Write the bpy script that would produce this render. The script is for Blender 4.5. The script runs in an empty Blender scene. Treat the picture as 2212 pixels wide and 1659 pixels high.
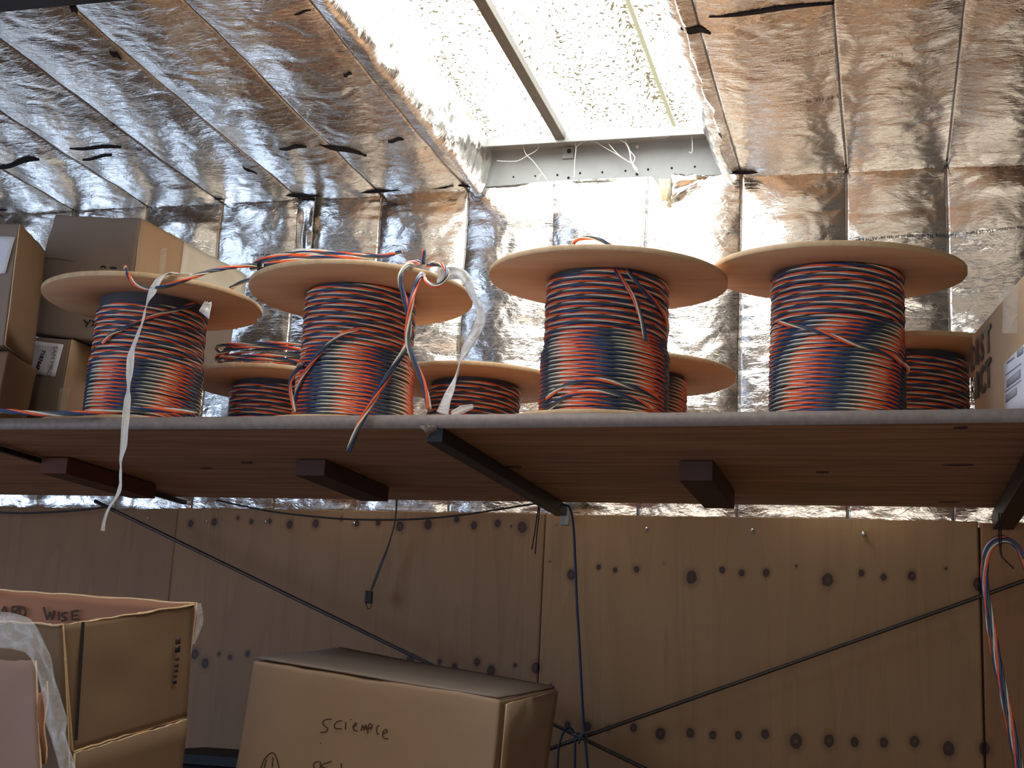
import bpy, bmesh, math, random
import numpy as np
from mathutils import Matrix, Vector
random.seed(7); rng = np.random.default_rng(7)
C = bpy.context.scene.collection
SC = bpy.context.scene

# ------------------------------------------------------------------ camera
CX, CY = 1106.0, 829.5
VD = np.array([1920.0, 1525.0]); VW = np.array([-9650.0, 940.0])   # vanishing points of depth and wall directions
F = float(np.sqrt(-np.dot(VD - [CX, CY], VW - [CX, CY])))
def _d(u, v): return np.array([u - CX, -(v - CY), -F])
Yv = _d(*VD); Yv /= np.linalg.norm(Yv)
Xv = -_d(*VW); Xv -= Yv * np.dot(Xv, Yv); Xv /= np.linalg.norm(Xv)
Zv = np.cross(Xv, Yv)
R = np.array([Xv, Yv, Zv])
EYE = 1.6                                # camera height above the floor; all coordinates below are relative to the eye
cam = bpy.data.cameras.new('camera'); camo = bpy.data.objects.new('camera', cam); C.objects.link(camo)
m4 = Matrix([list(map(float, R[0])) + [0], list(map(float, R[1])) + [0], list(map(float, R[2])) + [0], [0, 0, 0, 1]])
camo.matrix_world = m4
cam.sensor_width = 36; cam.lens = 36 * F / 2212; cam.clip_start = 0.05; cam.clip_end = 100
SC.camera = camo
SC.view_settings.view_transform = 'Standard'; SC.view_settings.look = 'None'
SC.view_settings.exposure = 0.15; SC.view_settings.gamma = 1.0
SC.view_settings.use_curve_mapping = False
# ------------------------------------------------------------------ sky outside, daylight and added fill
W = bpy.data.worlds.new('sky'); SC.world = W; W.use_nodes = True
bg = W.node_tree.nodes['Background']; bg.inputs[0].default_value = (0.50, 0.66, 1.0, 1); bg.inputs[1].default_value = 2.2
SKY_STRENGTH = 8.5
SC.cycles.use_denoising = True
SC.cycles.max_bounces = 8; SC.cycles.diffuse_bounces = 4; SC.cycles.glossy_bounces = 5; SC.cycles.transparent_max_bounces = 12
SC.cycles.sample_clamp_indirect = 6.0
def area_light(name, loc, rot, sx, sy, power, col):
    l = bpy.data.lights.new(name, 'AREA'); l.shape = 'RECTANGLE'; l.size = sx; l.size_y = sy; l.energy = power; l.color = col
    o = bpy.data.objects.new(name, l); C.objects.link(o); o.location = loc; o.rotation_euler = rot
    return o
# daylight entering by the open loading door in the left wall
door_light = area_light('daylight_door', (-5.9, -1.4, 0.1), (0, -math.pi/2, 0), 3.0, 3.4, 80, (0.55, 0.72, 1.0))
# added fill light behind the viewer; the wall there has no door
front_light = area_light('front_fill', (-.6, -4.9, -.2), (math.pi/2, 0, 0), 5.0, 2.6, 75, (1.0, .90, .78))

# ------------------------------------------------------------------ projection helpers (pixel of the photo on a real plane of the room)
def ray(u, v): return R @ _d(u, v)
def PY(u, v, Y): r = ray(u, v); return r * (Y / r[1])
def PZ(u, v, Z): r = ray(u, v); return r * (Z / r[2])
def PP(u, v, p0, n): r = ray(u, v); return r * (np.dot(p0, n) / np.dot(r, n))

# ------------------------------------------------------------------ numpy noise
_perm = rng.permutation(256); _g = rng.uniform(-1, 1, 256)
def _h(ix, iy, s=0): return _g[_perm[(_perm[(ix + s * 17) & 255] + iy) & 255]]
def noise2(x, y, s=0):
    x = np.asarray(x, float); y = np.asarray(y, float)
    ix = np.floor(x).astype(int); iy = np.floor(y).astype(int); fx = x - ix; fy = y - iy
    fx = fx * fx * (3 - 2 * fx); fy = fy * fy * (3 - 2 * fy)
    a = _h(ix, iy, s); b = _h(ix + 1, iy, s); c = _h(ix, iy + 1, s); d = _h(ix + 1, iy + 1, s)
    return (a * (1 - fx) + b * fx) * (1 - fy) + (c * (1 - fx) + d * fx) * fy
def crumple(x, y, s=0):
    """creased foil: faceted ridges at a few scales"""
    wx = x + 0.05 * noise2(x * 9, y * 9, s + 3); wy = y + 0.05 * noise2(x * 9 + 7, y * 9, s + 4)
    r = 0
    for k, (f, a) in enumerate(((7, 1.0), (15, .55), (31, .3))):
        ang = 0.7 + k * 1.1 + s
        u = wx * math.cos(ang) - wy * math.sin(ang); w = wx * math.sin(ang) + wy * math.cos(ang)
        r = r + a * (np.abs(noise2(u * f, w * f * .8, s + k)) - .35)
    return r

# ------------------------------------------------------------------ material helpers
def new_mat(name):
    m = bpy.data.materials.new(name); m.use_nodes = True
    nt = m.node_tree; return m, nt, nt.nodes['Principled BSDF']
def N(nt, t, **k):
    n = nt.nodes.new(t)
    for a, b in k.items(): setattr(n, a, b)
    return n
def L(nt, a, b): nt.links.new(a, b)
def math_(nt, op, a, b=None, c=None):
    n = N(nt, 'ShaderNodeMath', operation=op)
    for i, x in enumerate((a, b, c)):
        if x is None: continue
        if isinstance(x, (int, float)): n.inputs[i].default_value = x
        else: L(nt, x, n.inputs[i])
    return n.outputs[0]
def mapping(nt, scale=(1, 1, 1), rot=(0, 0, 0), coord='Object'):
    tc = N(nt, 'ShaderNodeTexCoord'); mp = N(nt, 'ShaderNodeMapping')
    mp.inputs['Scale'].default_value = scale; mp.inputs['Rotation'].default_value = rot
    L(nt, tc.outputs[coord], mp.inputs[0]); return mp.outputs[0]
def noise(nt, vec, scale, detail=4, rough=.55, dist=0):
    n = N(nt, 'ShaderNodeTexNoise'); n.inputs['Scale'].default_value = scale; n.inputs['Detail'].default_value = detail
    n.inputs['Roughness'].default_value = rough; n.inputs['Distortion'].default_value = dist
    L(nt, vec, n.inputs['Vector']); return n.outputs['Fac']
def ramp(nt, fac, stops):
    r = N(nt, 'ShaderNodeValToRGB'); cr = r.color_ramp
    while len(cr.elements) > 1: cr.elements.remove(cr.elements[-1])
    cr.elements[0].position = stops[0][0]; cr.elements[0].color = (*stops[0][1], 1)
    for p, c in stops[1:]:
        e = cr.elements.new(p); e.color = (*c, 1)
    L(nt, fac, r.inputs[0]); return r.outputs[0]
def mix(nt, fac, a, b, blend='MIX'):
    n = N(nt, 'ShaderNodeMix', data_type='RGBA', blend_type=blend)
    if isinstance(fac, (int, float)): n.inputs['Factor'].default_value = fac
    else: L(nt, fac, n.inputs['Factor'])
    for i, x in ((6, a), (7, b)):
        if isinstance(x, tuple): n.inputs[i].default_value = (*x, 1)
        else: L(nt, x, n.inputs[i])
    return n.outputs[2]
def bump(nt, bsdf, h, strength, dist):
    b = N(nt, 'ShaderNodeBump'); b.inputs['Strength'].default_value = strength; b.inputs['Distance'].default_value = dist
    L(nt, h, b.inputs['Height']); L(nt, b.outputs[0], bsdf.inputs['Normal']); return b
def simple(name, col, rough=.5, metal=0, var=.12, scale=40, bmp=.1):
    m, nt, p = new_mat(name); v = mapping(nt)
    n = noise(nt, v, scale)
    lo = tuple(max(0, c * (1 - var)) for c in col); hi = tuple(min(1, c * (1 + var)) for c in col)
    L(nt, ramp(nt, n, [(.3, lo), (.7, hi)]), p.inputs['Base Color'])
    p.inputs['Roughness'].default_value = rough; p.inputs['Metallic'].default_value = metal
    if bmp: bump(nt, p, n, bmp, .002)
    return m
def plain(name, col, rough=.5, metal=0, **kw):
    m, nt, p = new_mat(name); p.inputs['Base Color'].default_value = (*col, 1)
    p.inputs['Roughness'].default_value = rough; p.inputs['Metallic'].default_value = metal
    for k, v in kw.items(): p.inputs[k].default_value = v
    return m
def cardboard(name, col, dirt=.1):
    m, nt, p = new_mat(name); v = mapping(nt)
    n1 = noise(nt, v, 6, 5); n2 = noise(nt, mapping(nt, (30, 30, 250)), 3, 3)
    c = mix(nt, n1, tuple(x * .86 for x in col), tuple(min(1, x * 1.1) for x in col))
    c = mix(nt, math_(nt, 'MULTIPLY', n2, dirt), c, tuple(x * .7 for x in col))
    L(nt, c, p.inputs['Base Color']); p.inputs['Roughness'].default_value = .8
    bump(nt, p, noise(nt, v, 25, 6), .25, .002); return m
def wood(name, dark, light, axis, scale=1.0, rough=.6, contrast=(.3, .75), stretch=14):
    m, nt, p = new_mat(name)
    s = [scale * stretch] * 3; s[axis] = scale
    v = mapping(nt, tuple(s))
    n = noise(nt, v, 2.2, 7, .62, .6)
    s2 = [scale * stretch * 6] * 3; s2[axis] = scale * 3
    n2 = noise(nt, mapping(nt, tuple(s2)), 2, 4)
    f = math_(nt, 'ADD', math_(nt, 'MULTIPLY', n, .8), math_(nt, 'MULTIPLY', n2, .2))
    L(nt, ramp(nt, f, [(contrast[0], dark), (contrast[1], light)]), p.inputs['Base Color'])
    p.inputs['Roughness'].default_value = rough
    bump(nt, p, n2, .15, .001); return m

M = {}
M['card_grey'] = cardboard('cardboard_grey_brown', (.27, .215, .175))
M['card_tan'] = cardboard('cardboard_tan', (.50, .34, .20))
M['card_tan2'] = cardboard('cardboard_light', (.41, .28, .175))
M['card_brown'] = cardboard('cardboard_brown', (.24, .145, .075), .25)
M['card_pink'] = cardboard('cardboard_dusty', (.34, .22, .175))
M['card_inner'] = cardboard('cardboard_inner', (.42, .19, .11))  # warmer tone paints the light on the inner back panel
M['card_edge'] = simple('cardboard_torn_edge', (.85, .62, .36), .9, scale=300)
M['ink'] = plain('marker_ink', (.012, .010, .012), .6)
M['ink_brown'] = plain('marker_ink_faded', (.07, .03, .018), .7)
M['paper'] = simple('label_paper', (.74, .78, .86), .7, var=.04)
M['paper_print'] = plain('label_print', (.25, .29, .33), .8)
M['flange'] = wood('spool_flange_wood', (.55, .32, .18), (.72, .45, .26), 0, 1.6, .6, (.25, .7), 9)
M['flange_rim'] = wood('spool_flange_rim', (.50, .34, .18), (.72, .52, .31), 2, 3, .7, (.3, .7), 4)
M['drum'] = simple('spool_drum', (.05, .05, .065), .7)
M['shelf_under'] = wood('shelf_plywood', (.19, .085, .042), (.50, .27, .145), 0, .9, .6, (.30, .62), 16)
M['cleat'] = simple('dark_stained_wood', (.055, .022, .016), .7, scale=20)
M['cleat_red'] = simple('reddish_stained_wood', (.10, .032, .02), .7, scale=20)
M['steel_dark'] = simple('dark_painted_steel', (.012, .016, .028), .45, .3, scale=60)
M['steel_black'] = simple('black_painted_steel', (.016, .010, .010), .5, .3, scale=60)
M['steel_edge'] = simple('worn_steel_edge', (.225, .185, .165), .6, .1, .16, 70, .04)
M['steel_grey'] = simple('grey_primed_steel', (.34, .36, .36), .55, .1, .08, 12)
M['strap_steel'] = simple('dull_strap_steel', (.16, .15, .125), .6, .1)
M['steel_purlin'] = simple('dark_purlin_steel', (.03, .03, .036), .5, .3)
M['rod'] = simple('brown_steel_rod', (.075, .062, .055), .4, .6, scale=30)
M['screw'] = plain('screw_zinc', (.75, .72, .70), .35, .8)
M['string'] = plain('black_twine', (.02, .012, .014), .8)
M['wire_black'] = plain('black_wire', (.015, .014, .018), .5)
M['wire_navy'] = plain('blue_rope', (.012, .035, .09), .6)
M['concrete'] = simple('concrete_floor', (.46, .39, .33), .8, scale=5)
M['siding'] = simple('corrugated_siding', (.44, .41, .37), .8, scale=3)
M['web'] = plain('cobweb', (.82, .80, .74), .9)
M['fibre'] = simple('fibreglass_wool', (.72, .60, .38), .95, scale=80, bmp=.6)
M['dark_gap'] = plain('dark_gap', (.01, .01, .015), .9)
M['tote'] = simple('navy_plastic', (.008, .011, .017), .7)
M['clip'] = plain('black_plastic_clip', (.008, .009, .012), .25)
for n_, c_ in (('orange', (.86, .13, .035)), ('blue', (.014, .050, .17)), ('white', (.76, .72, .61)), ('grey', (.070, .085, .080))):
    M['w_' + n_] = simple('cable_' + n_, c_, .42, 0, .10, 60, 0)
WIRES = [M['w_orange'], M['w_blue'], M['w_grey'], M['w_white']]

def plastic(name, col, alpha, rough=.15):
    m, nt, p = new_mat(name); v = mapping(nt)
    p.inputs['Base Color'].default_value = (*col, 1); p.inputs['Roughness'].default_value = rough
    n = noise(nt, v, 35, 4, .6, 1.2)
    L(nt, math_(nt, 'ADD', math_(nt, 'MULTIPLY', n, .35), alpha), p.inputs['Alpha'])
    bump(nt, p, n, .8, .006); return m
M['wrap'] = plastic('milky_plastic_strip', (.86, .85, .82), .60, .2)
M['tape'] = plastic('clear_packing_tape', (.80, .74, .60), .12, .12)
M['film'] = plastic('clear_film', (.9, .88, .82), .08, .1)

def foil_mat(name, tint, diag, ripple_axis, bs, rg):
    """aluminium facing with a scrim grid and fine wrinkles; seam attribute marks the stapled tab joints"""
    m, nt, p = new_mat(name)
    v = mapping(nt)
    at = N(nt, 'ShaderNodeAttribute', attribute_name='seam')
    big = noise(nt, v, 2.3, 3)
    c = mix(nt, big, tint, tuple(min(1, t * 1.12) for t in tint))
    spots = ramp(nt, noise(nt, v, 11, 6, .7), [(.62, (0, 0, 0)), (.72, (1, 1, 1))])
    c = mix(nt, math_(nt, 'MULTIPLY', spots, .18), c, (.62, .50, .38))
    c = mix(nt, at.outputs['Fac'], c, (.012, .010, .012))
    L(nt, c, p.inputs['Base Color'])
    L(nt, math_(nt, 'SUBTRACT', 1.0, at.outputs['Fac']), p.inputs['Metallic'])
    # scrim threads
    tc = N(nt, 'ShaderNodeTexCoord'); sx = N(nt, 'ShaderNodeSeparateXYZ'); L(nt, tc.outputs['Object'], sx.inputs[0])
    a, b = sx.outputs[0], sx.outputs[diag]
    lines = None
    for k1, k2, s in ((1, .62, 30), (1, -.62, 30), (.0, 1, 26)):
        q = math_(nt, 'ADD', math_(nt, 'MULTIPLY', a, k1 * s), math_(nt, 'MULTIPLY', b, k2 * s))
        fr = math_(nt, 'ABSOLUTE', math_(nt, 'SUBTRACT', math_(nt, 'FRACT', q), .5))
        ln = math_(nt, 'SMOOTH_MIN', math_(nt, 'MULTIPLY', fr, 14), 1.0, .3)
        lines = ln if lines is None else math_(nt, 'MINIMUM', lines, ln)
    L(nt, math_(nt, 'SUBTRACT', rg, math_(nt, 'MULTIPLY', lines, .08)), p.inputs['Roughness'])
    # wrinkles
    sc = [9, 9, 9]; sc[ripple_axis] = 42
    r1 = noise(nt, mapping(nt, tuple(sc)), 1.0, 4, .55, 1.0)
    vo = N(nt, 'ShaderNodeTexVoronoi', feature='F1'); vo.inputs['Scale'].default_value = 16
    wv = N(nt, 'ShaderNodeVectorMath', operation='ADD'); nn = N(nt, 'ShaderNodeTexNoise'); nn.inputs['Scale'].default_value = 7
    L(nt, v, nn.inputs['Vector']); sca = N(nt, 'ShaderNodeVectorMath', operation='SCALE'); sca.inputs['Scale'].default_value = .22
    L(nt, nn.outputs['Color'], sca.inputs[0]); L(nt, v, wv.inputs[0]); L(nt, sca.outputs[0], wv.inputs[1]); L(nt, wv.outputs[0], vo.inputs['Vector'])
    def crease(sc_, seed_, ax=None):
        s3 = [sc_] * 3
        if ax is not None: s3[ax] = sc_ * 2.4
        mp_ = mapping(nt, tuple(s3)); ad = N(nt, 'ShaderNodeVectorMath', operation='ADD'); L(nt, mp_, ad.inputs[0]); ad.inputs[1].default_value = (seed_, seed_ * .7, seed_ * 1.3)
        q_ = noise(nt, ad.outputs[0], 1.0, 2, .5, .8)
        return math_(nt, 'ABSOLUTE', math_(nt, 'SUBTRACT', q_, .5))
    h = math_(nt, 'ADD', math_(nt, 'MULTIPLY', r1, .30), math_(nt, 'MULTIPLY', vo.outputs['Distance'], .12))
    h = math_(nt, 'ADD', h, math_(nt, 'MULTIPLY', crease(8, 0), 1.0))
    h = math_(nt, 'ADD', h, math_(nt, 'MULTIPLY', crease(19, 4, ripple_axis), .75))
    h = math_(nt, 'ADD', h, math_(nt, 'MULTIPLY', crease(46, 9, ripple_axis), .28))
    h = math_(nt, 'ADD', h, math_(nt, 'MULTIPLY', noise(nt, v, 60, 3), .12))
    h = math_(nt, 'SUBTRACT', h, math_(nt, 'MULTIPLY', lines, .012))
    bump(nt, p, h, bs, .008)
    return m
M['foil_wall'] = foil_mat('foil_facing_wall', (.81, .785, .735), 2, 2, .30, .27)
M['foil_roof'] = foil_mat('foil_facing_roof', (.76, .735, .695), 1, 1, .50, .30)

def skylight_mat():
    m = bpy.data.materials.new('translucent_roof_panel'); m.use_nodes = True; nt = m.node_tree
    for n in list(nt.nodes): nt.nodes.remove(n)
    out = N(nt, 'ShaderNodeOutputMaterial'); em = N(nt, 'ShaderNodeEmission')
    v = mapping(nt)
    a = noise(nt, v, 78, 3, .6, .5)                         # fallen leaves and lichen lying on the sheet
    patch = noise(nt, mapping(nt, (2.2, .5, 1)), 3.0, 3)
    leaf = ramp(nt, math_(nt, 'ADD', a, math_(nt, 'MULTIPLY', patch, .38)), [(.742, (1, 1, 1)), (.775, (.04, .035, .020))])
    lap = N(nt, 'ShaderNodeAttribute', attribute_name='lap')
    c = mix(nt, lap.outputs['Fac'], leaf, (.07, .068, .045))
    c = mix(nt, 1.0, c, (1.0, .985, .95), 'MULTIPLY')
    L(nt, c, em.inputs[0]); em.inputs[1].default_value = SKY_STRENGTH
    L(nt, em.outputs[0], out.inputs[0]); return m
M['skylight'] = skylight_mat()

# ------------------------------------------------------------------ object helpers
def make_obj(name, verts, faces, mats, parent=None, smooth=True, mat_idx=None):
    verts = np.asarray(verts, float)
    if parent is not None:
        o0 = np.zeros(3); q = parent
        while q is not None: o0 += np.array(q.location); q = q.parent
        verts = verts - o0
    me = bpy.data.meshes.new(name)
    faces = np.asarray(faces) if not isinstance(faces, list) else faces
    if isinstance(faces, np.ndarray):
        k = faces.shape[1]; nf = len(faces)
        me.vertices.add(len(verts)); me.vertices.foreach_set('co', verts.astype(np.float32).ravel())
        me.loops.add(nf * k); me.loops.foreach_set('vertex_index', faces.astype(np.int32).ravel())
        me.polygons.add(nf); me.polygons.foreach_set('loop_start', (np.arange(nf) * k).astype(np.int32))
        me.polygons.foreach_set('loop_total', np.full(nf, k, np.int32))
        me.update(calc_edges=True)
    else:
        me.from_pydata([tuple(v) for v in verts], [], faces)
    for m in (mats if isinstance(mats, (list, tuple)) else [mats]): me.materials.append(m)
    if mat_idx is not None: me.polygons.foreach_set('material_index', np.asarray(mat_idx, np.int32))
    if smooth: me.polygons.foreach_set('use_smooth', np.ones(len(me.polygons), bool))
    me.validate(); me.update()
    o = bpy.data.objects.new(name, me); C.objects.link(o)
    if parent is not None: o.parent = parent
    return o
def thing(name, label, cat, loc, group=None):
    o = bpy.data.objects.new(name, None); C.objects.link(o); o.location = tuple(map(float, loc)); o.empty_display_size = .05
    o['label'] = label; o['category'] = cat
    if group: o['group'] = group
    return o
def tag(o, label, cat, group=None, kind=None):
    o['label'] = label; o['category'] = cat
    if group: o['group'] = group
    if kind: o['kind'] = kind
    return o
def struct(o, label=None, cat=None):
    o['kind'] = 'structure'
    if label: o['label'] = label
    if cat: o['category'] = cat
    return o

def grid_faces(nx, ny):
    i = np.arange(nx - 1)[:, None]; j = np.arange(ny - 1)[None]
    a = i * ny + j
    return np.stack([a, a + ny, a + ny + 1, a + 1], -1).reshape(-1, 4)

CUBE8 = [(0, 0, 0), (1, 0, 0), (1, 1, 0), (0, 1, 0), (0, 0, 1), (1, 0, 1), (1, 1, 1), (0, 1, 1)]
def hexa_data(p8, n=10, wob=.0015, rnd=.003, seed=0):
    """p8 corners: bottom 4 (FL FR BR BL) then top 4; a rounded, slightly dented box"""
    p8 = np.asarray(p8, float)
    vs = []; fs = []; off = 0
    t = np.linspace(0, 1, n)
    # make edges tight
    t = np.concatenate([[0, .012], np.linspace(.04, .96, n), [.988, 1]])
    k = len(t)
    for ax in range(3):
        for side in (0, 1):
            a, b = [q for q in range(3) if q != ax]
            A, B = np.meshgrid(t, t, indexing='ij')
            P = np.zeros((k, k, 3)); P[..., ax] = side; P[..., a] = A; P[..., b] = B
            f = grid_faces(k, k)
            flip = (ax == 1) ^ (side == 0)
            if flip: f = f[:, ::-1]
            vs.append(P.reshape(-1, 3)); fs.append(f + off); off += k * k
    V = np.concatenate(vs); Fc = np.concatenate(fs)
    # weld
    key = np.round(V * 1e5).astype(np.int64)
    _, idx, inv = np.unique(key, axis=0, return_index=True, return_inverse=True)
    V = V[idx]; Fc = inv.reshape(-1)[Fc]
    x, y, z = V.T
    w = [(1 - x) * (1 - y) * (1 - z), x * (1 - y) * (1 - z), x * y * (1 - z), (1 - x) * y * (1 - z),
         (1 - x) * (1 - y) * z, x * (1 - y) * z, x * y * z, (1 - x) * y * z]
    P = sum(w[i][:, None] * p8[i] for i in range(8))
    cen = p8.mean(0)
    onedge = ((np.abs(V - .5) > .4999).sum(1) >= 2)
    dirn = cen - P; dirn /= np.linalg.norm(dirn, axis=1)[:, None]
    P = P + dirn * (onedge * rnd)[:, None]
    wv = noise2(P[:, 0] * 9 + P[:, 1] * 5 + seed, P[:, 2] * 9 + P[:, 1] * 4, 1) + .5 * noise2(P[:, 0] * 23 + seed, P[:, 2] * 23 + P[:, 1] * 19, 2)
    P = P + dirn * (wv * wob)[:, None]
    return P, Fc
def hexa(name, p8, mat, parent=None, **k):
    P, f = hexa_data(p8, **k)
    return make_obj(name, P, f, mat, parent, smooth=False)
def box8(x0, x1, y0, y1, z0, z1):
    return [(x0, y0, z0), (x1, y0, z0), (x1, y1, z0), (x0, y1, z0), (x0, y0, z1), (x1, y0, z1), (x1, y1, z1), (x0, y1, z1)]
def box(name, x0, x1, y0, y1, z0, z1, mat, parent=None, bev=.002):
    P = np.array(box8(x0, x1, y0, y1, z0, z1), float)
    f = [(0, 3, 2, 1), (4, 5, 6, 7), (0, 1, 5, 4), (1, 2, 6, 5), (2, 3, 7, 6), (3, 0, 4, 7)]
    o = make_obj(name, P, f, mat, parent, smooth=False)
    if bev:
        md = o.modifiers.new('bevel', 'BEVEL'); md.width = bev; md.segments = 2
    return o
def panel(name, q, th, mats, parent=None, n=14, wob=.002, seed=0, curl=0):
    """thin sheet of board: q = 4 corners (BL BR TR TL seen from the front), th = thickness vector to the back; rim gets mats[1]"""
    q = np.asarray(q, float)
    s = np.linspace(0, 1, n); A, B = np.meshgrid(s, s, indexing='ij')
    P = ((1 - A) * (1 - B))[..., None] * q[0] + (A * (1 - B))[..., None] * q[1] + (A * B)[..., None] * q[2] + ((1 - A) * B)[..., None] * q[3]
    nrm = np.cross(q[1] - q[0], q[3] - q[0]); nrm /= np.linalg.norm(nrm)
    P = P + nrm * (wob * noise2(A * 3 + seed, B * 3 + seed * .7, 5))[..., None] + nrm * (curl * (A * (1 - A) * 4 - 0) * B)[..., None]
    # ragged upper edge
    up = (q[3] - q[0]) / np.linalg.norm(q[3] - q[0])
    P = P + up * (wob * .8 * noise2(A * 25 + seed, B * 0 + seed, 6) * (B > .99))[..., None]
    F_ = P.reshape(-1, 3); B_ = F_ + np.asarray(th)
    f = grid_faces(n, n); ff = [f, f[:, ::-1] + n * n]; mi = [np.zeros(len(f)), np.zeros(len(f))]
    idx = np.arange(n * n).reshape(n, n)
    for e in (idx[:, 0], idx[-1, :], idx[::-1, -1], idx[0, ::-1]):
        q4 = np.stack([e[:-1], e[:-1] + n * n, e[1:] + n * n, e[1:]], 1)
        ff.append(q4); mi.append(np.ones(len(q4)))
    return make_obj(name, np.concatenate([F_, B_]), np.concatenate(ff), mats, parent, smooth=False, mat_idx=np.concatenate(mi))

def catmull(pts, n=12):
    p = np.asarray(pts, float); p = np.vstack([2 * p[0] - p[1], p, 2 * p[-1] - p[-2]])
    out = []
    for i in range(1, len(p) - 2):
        t = np.linspace(0, 1, n, endpoint=False)[:, None]
        a, b, c, d = p[i - 1], p[i], p[i + 1], p[i + 2]
        out.append(.5 * ((2 * b) + (-a + c) * t + (2 * a - 5 * b + 4 * c - d) * t ** 2 + (-a + 3 * b - 3 * c + d) * t ** 3))
    out.append(p[-2][None]); return np.concatenate(out)
def resample(p, step):
    d = np.r_[0, np.cumsum(np.linalg.norm(np.diff(p, axis=0), axis=1))]
    n = max(3, int(d[-1] / step) + 1); s = np.linspace(0, d[-1], n)
    return np.stack([np.interp(s, d, p[:, k]) for k in range(3)], 1), s
def frames(p, up=(0, 0, 1)):
    T = np.gradient(p, axis=0); T /= np.linalg.norm(T, axis=1)[:, None] + 1e-12
    n = np.cross(T[0], up)
    if np.linalg.norm(n) < 1e-3: n = np.cross(T[0], (1, 0, 0))
    n /= np.linalg.norm(n); Ns = [n]
    for i in range(1, len(p)):
        n = Ns[-1] - T[i] * np.dot(Ns[-1], T[i]); n /= np.linalg.norm(n) + 1e-12; Ns.append(n)
    Ns = np.array(Ns); return T, Ns, np.cross(T, Ns)
def sweep(p, Nn, Bb, r, k=6, cap=True):
    a = np.arange(k) * 2 * np.pi / k
    r = np.broadcast_to(np.asarray(r, float), (len(p),))
    V = p[:, None] + (Nn[:, None] * np.cos(a)[None, :, None] + Bb[:, None] * np.sin(a)[None, :, None]) * r[:, None, None]
    n = len(p); i = np.arange(n - 1)[:, None]; j = np.arange(k)[None]; j2 = (j + 1) % k
    f = np.stack([i * k + j, i * k + j2, (i + 1) * k + j2, (i + 1) * k + j], -1).reshape(-1, 4)
    V = V.reshape(-1, 3)
    if cap:
        c0 = len(V); V = np.vstack([V, p[0], p[-1]])
        jj = np.arange(k); j3 = (jj + 1) % k
        f0 = np.stack([np.full(k, c0), j3, jj, jj], 1); f1 = np.stack([np.full(k, c0 + 1), (n - 1) * k + jj, (n - 1) * k + j3, (n - 1) * k + j3], 1)
        f = np.vstack([f, f0[:, [0, 1, 2, 2]], f1[:, [0, 1, 2, 2]]])
    return V, f
def tri_fix(f):   # degenerate quads (caps) into a python list of tris / quads
    out = []
    for q in f.tolist():
        out.append(tuple(q[:3]) if q[2] == q[3] else tuple(q))
    return out
def tube(name, pts, r, mat, parent=None, k=8, step=.01, smooth=True, spline=True):
    p = catmull(pts) if spline and len(pts) > 2 else np.asarray(pts, float)
    p, s = resample(p, step); T, Nn, Bb = frames(p)
    V, f = sweep(p, Nn, Bb, r, k)
    return make_obj(name, V, tri_fix(f), mat, parent, smooth)
CAB_RC, CAB_R = .0027, .00245
def twist_data(p, Nn, Bb, phase, k=6, rc=CAB_RC, r=CAB_R, cap=False, nw=4):
    Vs = []; Fs = []; mi = []; off = 0
    for w in range(nw):
        a = phase + w * 2 * np.pi / nw
        c = p + (Nn * np.cos(a)[:, None] + Bb * np.sin(a)[:, None]) * rc
        V, f = sweep(c, Nn, Bb, r * (1.12, 1.0, 1.0, .80)[w % 4], k, cap)
        Vs.append(V); Fs.append(f + off); off += len(V); mi.append(np.full(len(f), w))
    return np.concatenate(Vs), np.concatenate(Fs), np.concatenate(mi)
def cable(name, pts, parent=None, lay=.145, phase=0, rc=CAB_RC, r=CAB_R, step=.006, label=None):
    p = catmull(pts, 16); p, s = resample(p, step); T, Nn, Bb = frames(p)
    V, f, mi = twist_data(p, Nn, Bb, phase + s * 2 * np.pi / lay, 7, rc, r, True)
    o = make_obj(name, V, tri_fix(f), WIRES, parent, True, mi)
    if label: o['label'] = label
    return o
def ribbon(name, pts, w, mat, parent=None, twist=None, th=.0006, wrinkle=.004, k=7):
    """flattened plastic strip with lengthwise folds"""
    p = catmull(pts, 14); p, s = resample(p, .006); T, Nn, Bb = frames(p, (0, -1, 0))
    sd_ = np.cross(T, np.array([.02, -1.0, .03])); Nn = sd_ / np.linalg.norm(sd_, axis=1)[:, None]; Bb = np.cross(T, Nn)
    n = len(p); tw = np.interp(np.linspace(0, 1, n), np.linspace(0, 1, len(twist)), twist) if twist else np.zeros(n)
    side = Nn * np.cos(tw)[:, None] + Bb * np.sin(tw)[:, None]; nor = np.cross(T, side)
    ww = np.interp(np.linspace(0, 1, n), np.linspace(0, 1, len(w)), w) if isinstance(w, (list, tuple)) else np.full(n, w)
    t = np.linspace(-.5, .5, k)
    off = wrinkle * noise2(np.repeat(s[:, None] * 30, k, 1), np.repeat(t[None] * 4, n, 0), 3)
    V = p[:, None] + side[:, None] * (t[None, :, None] * ww[:, None, None]) + nor[:, None] * off[..., None]
    A = V.reshape(-1, 3); B = (V + nor[:, None] * th).reshape(-1, 3)
    f = grid_faces(n, k); f2 = f[:, ::-1] + n * k
    idx = np.arange(n * k).reshape(n, k); sides = []
    for e in (idx[:, 0], idx[:, -1]):
        sides.append(np.stack([e[:-1], e[:-1] + n * k, e[1:] + n * k, e[1:]], 1))
    return make_obj(name, np.vstack([A, B]), np.concatenate([f, f2] + sides), mat, parent)
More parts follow.
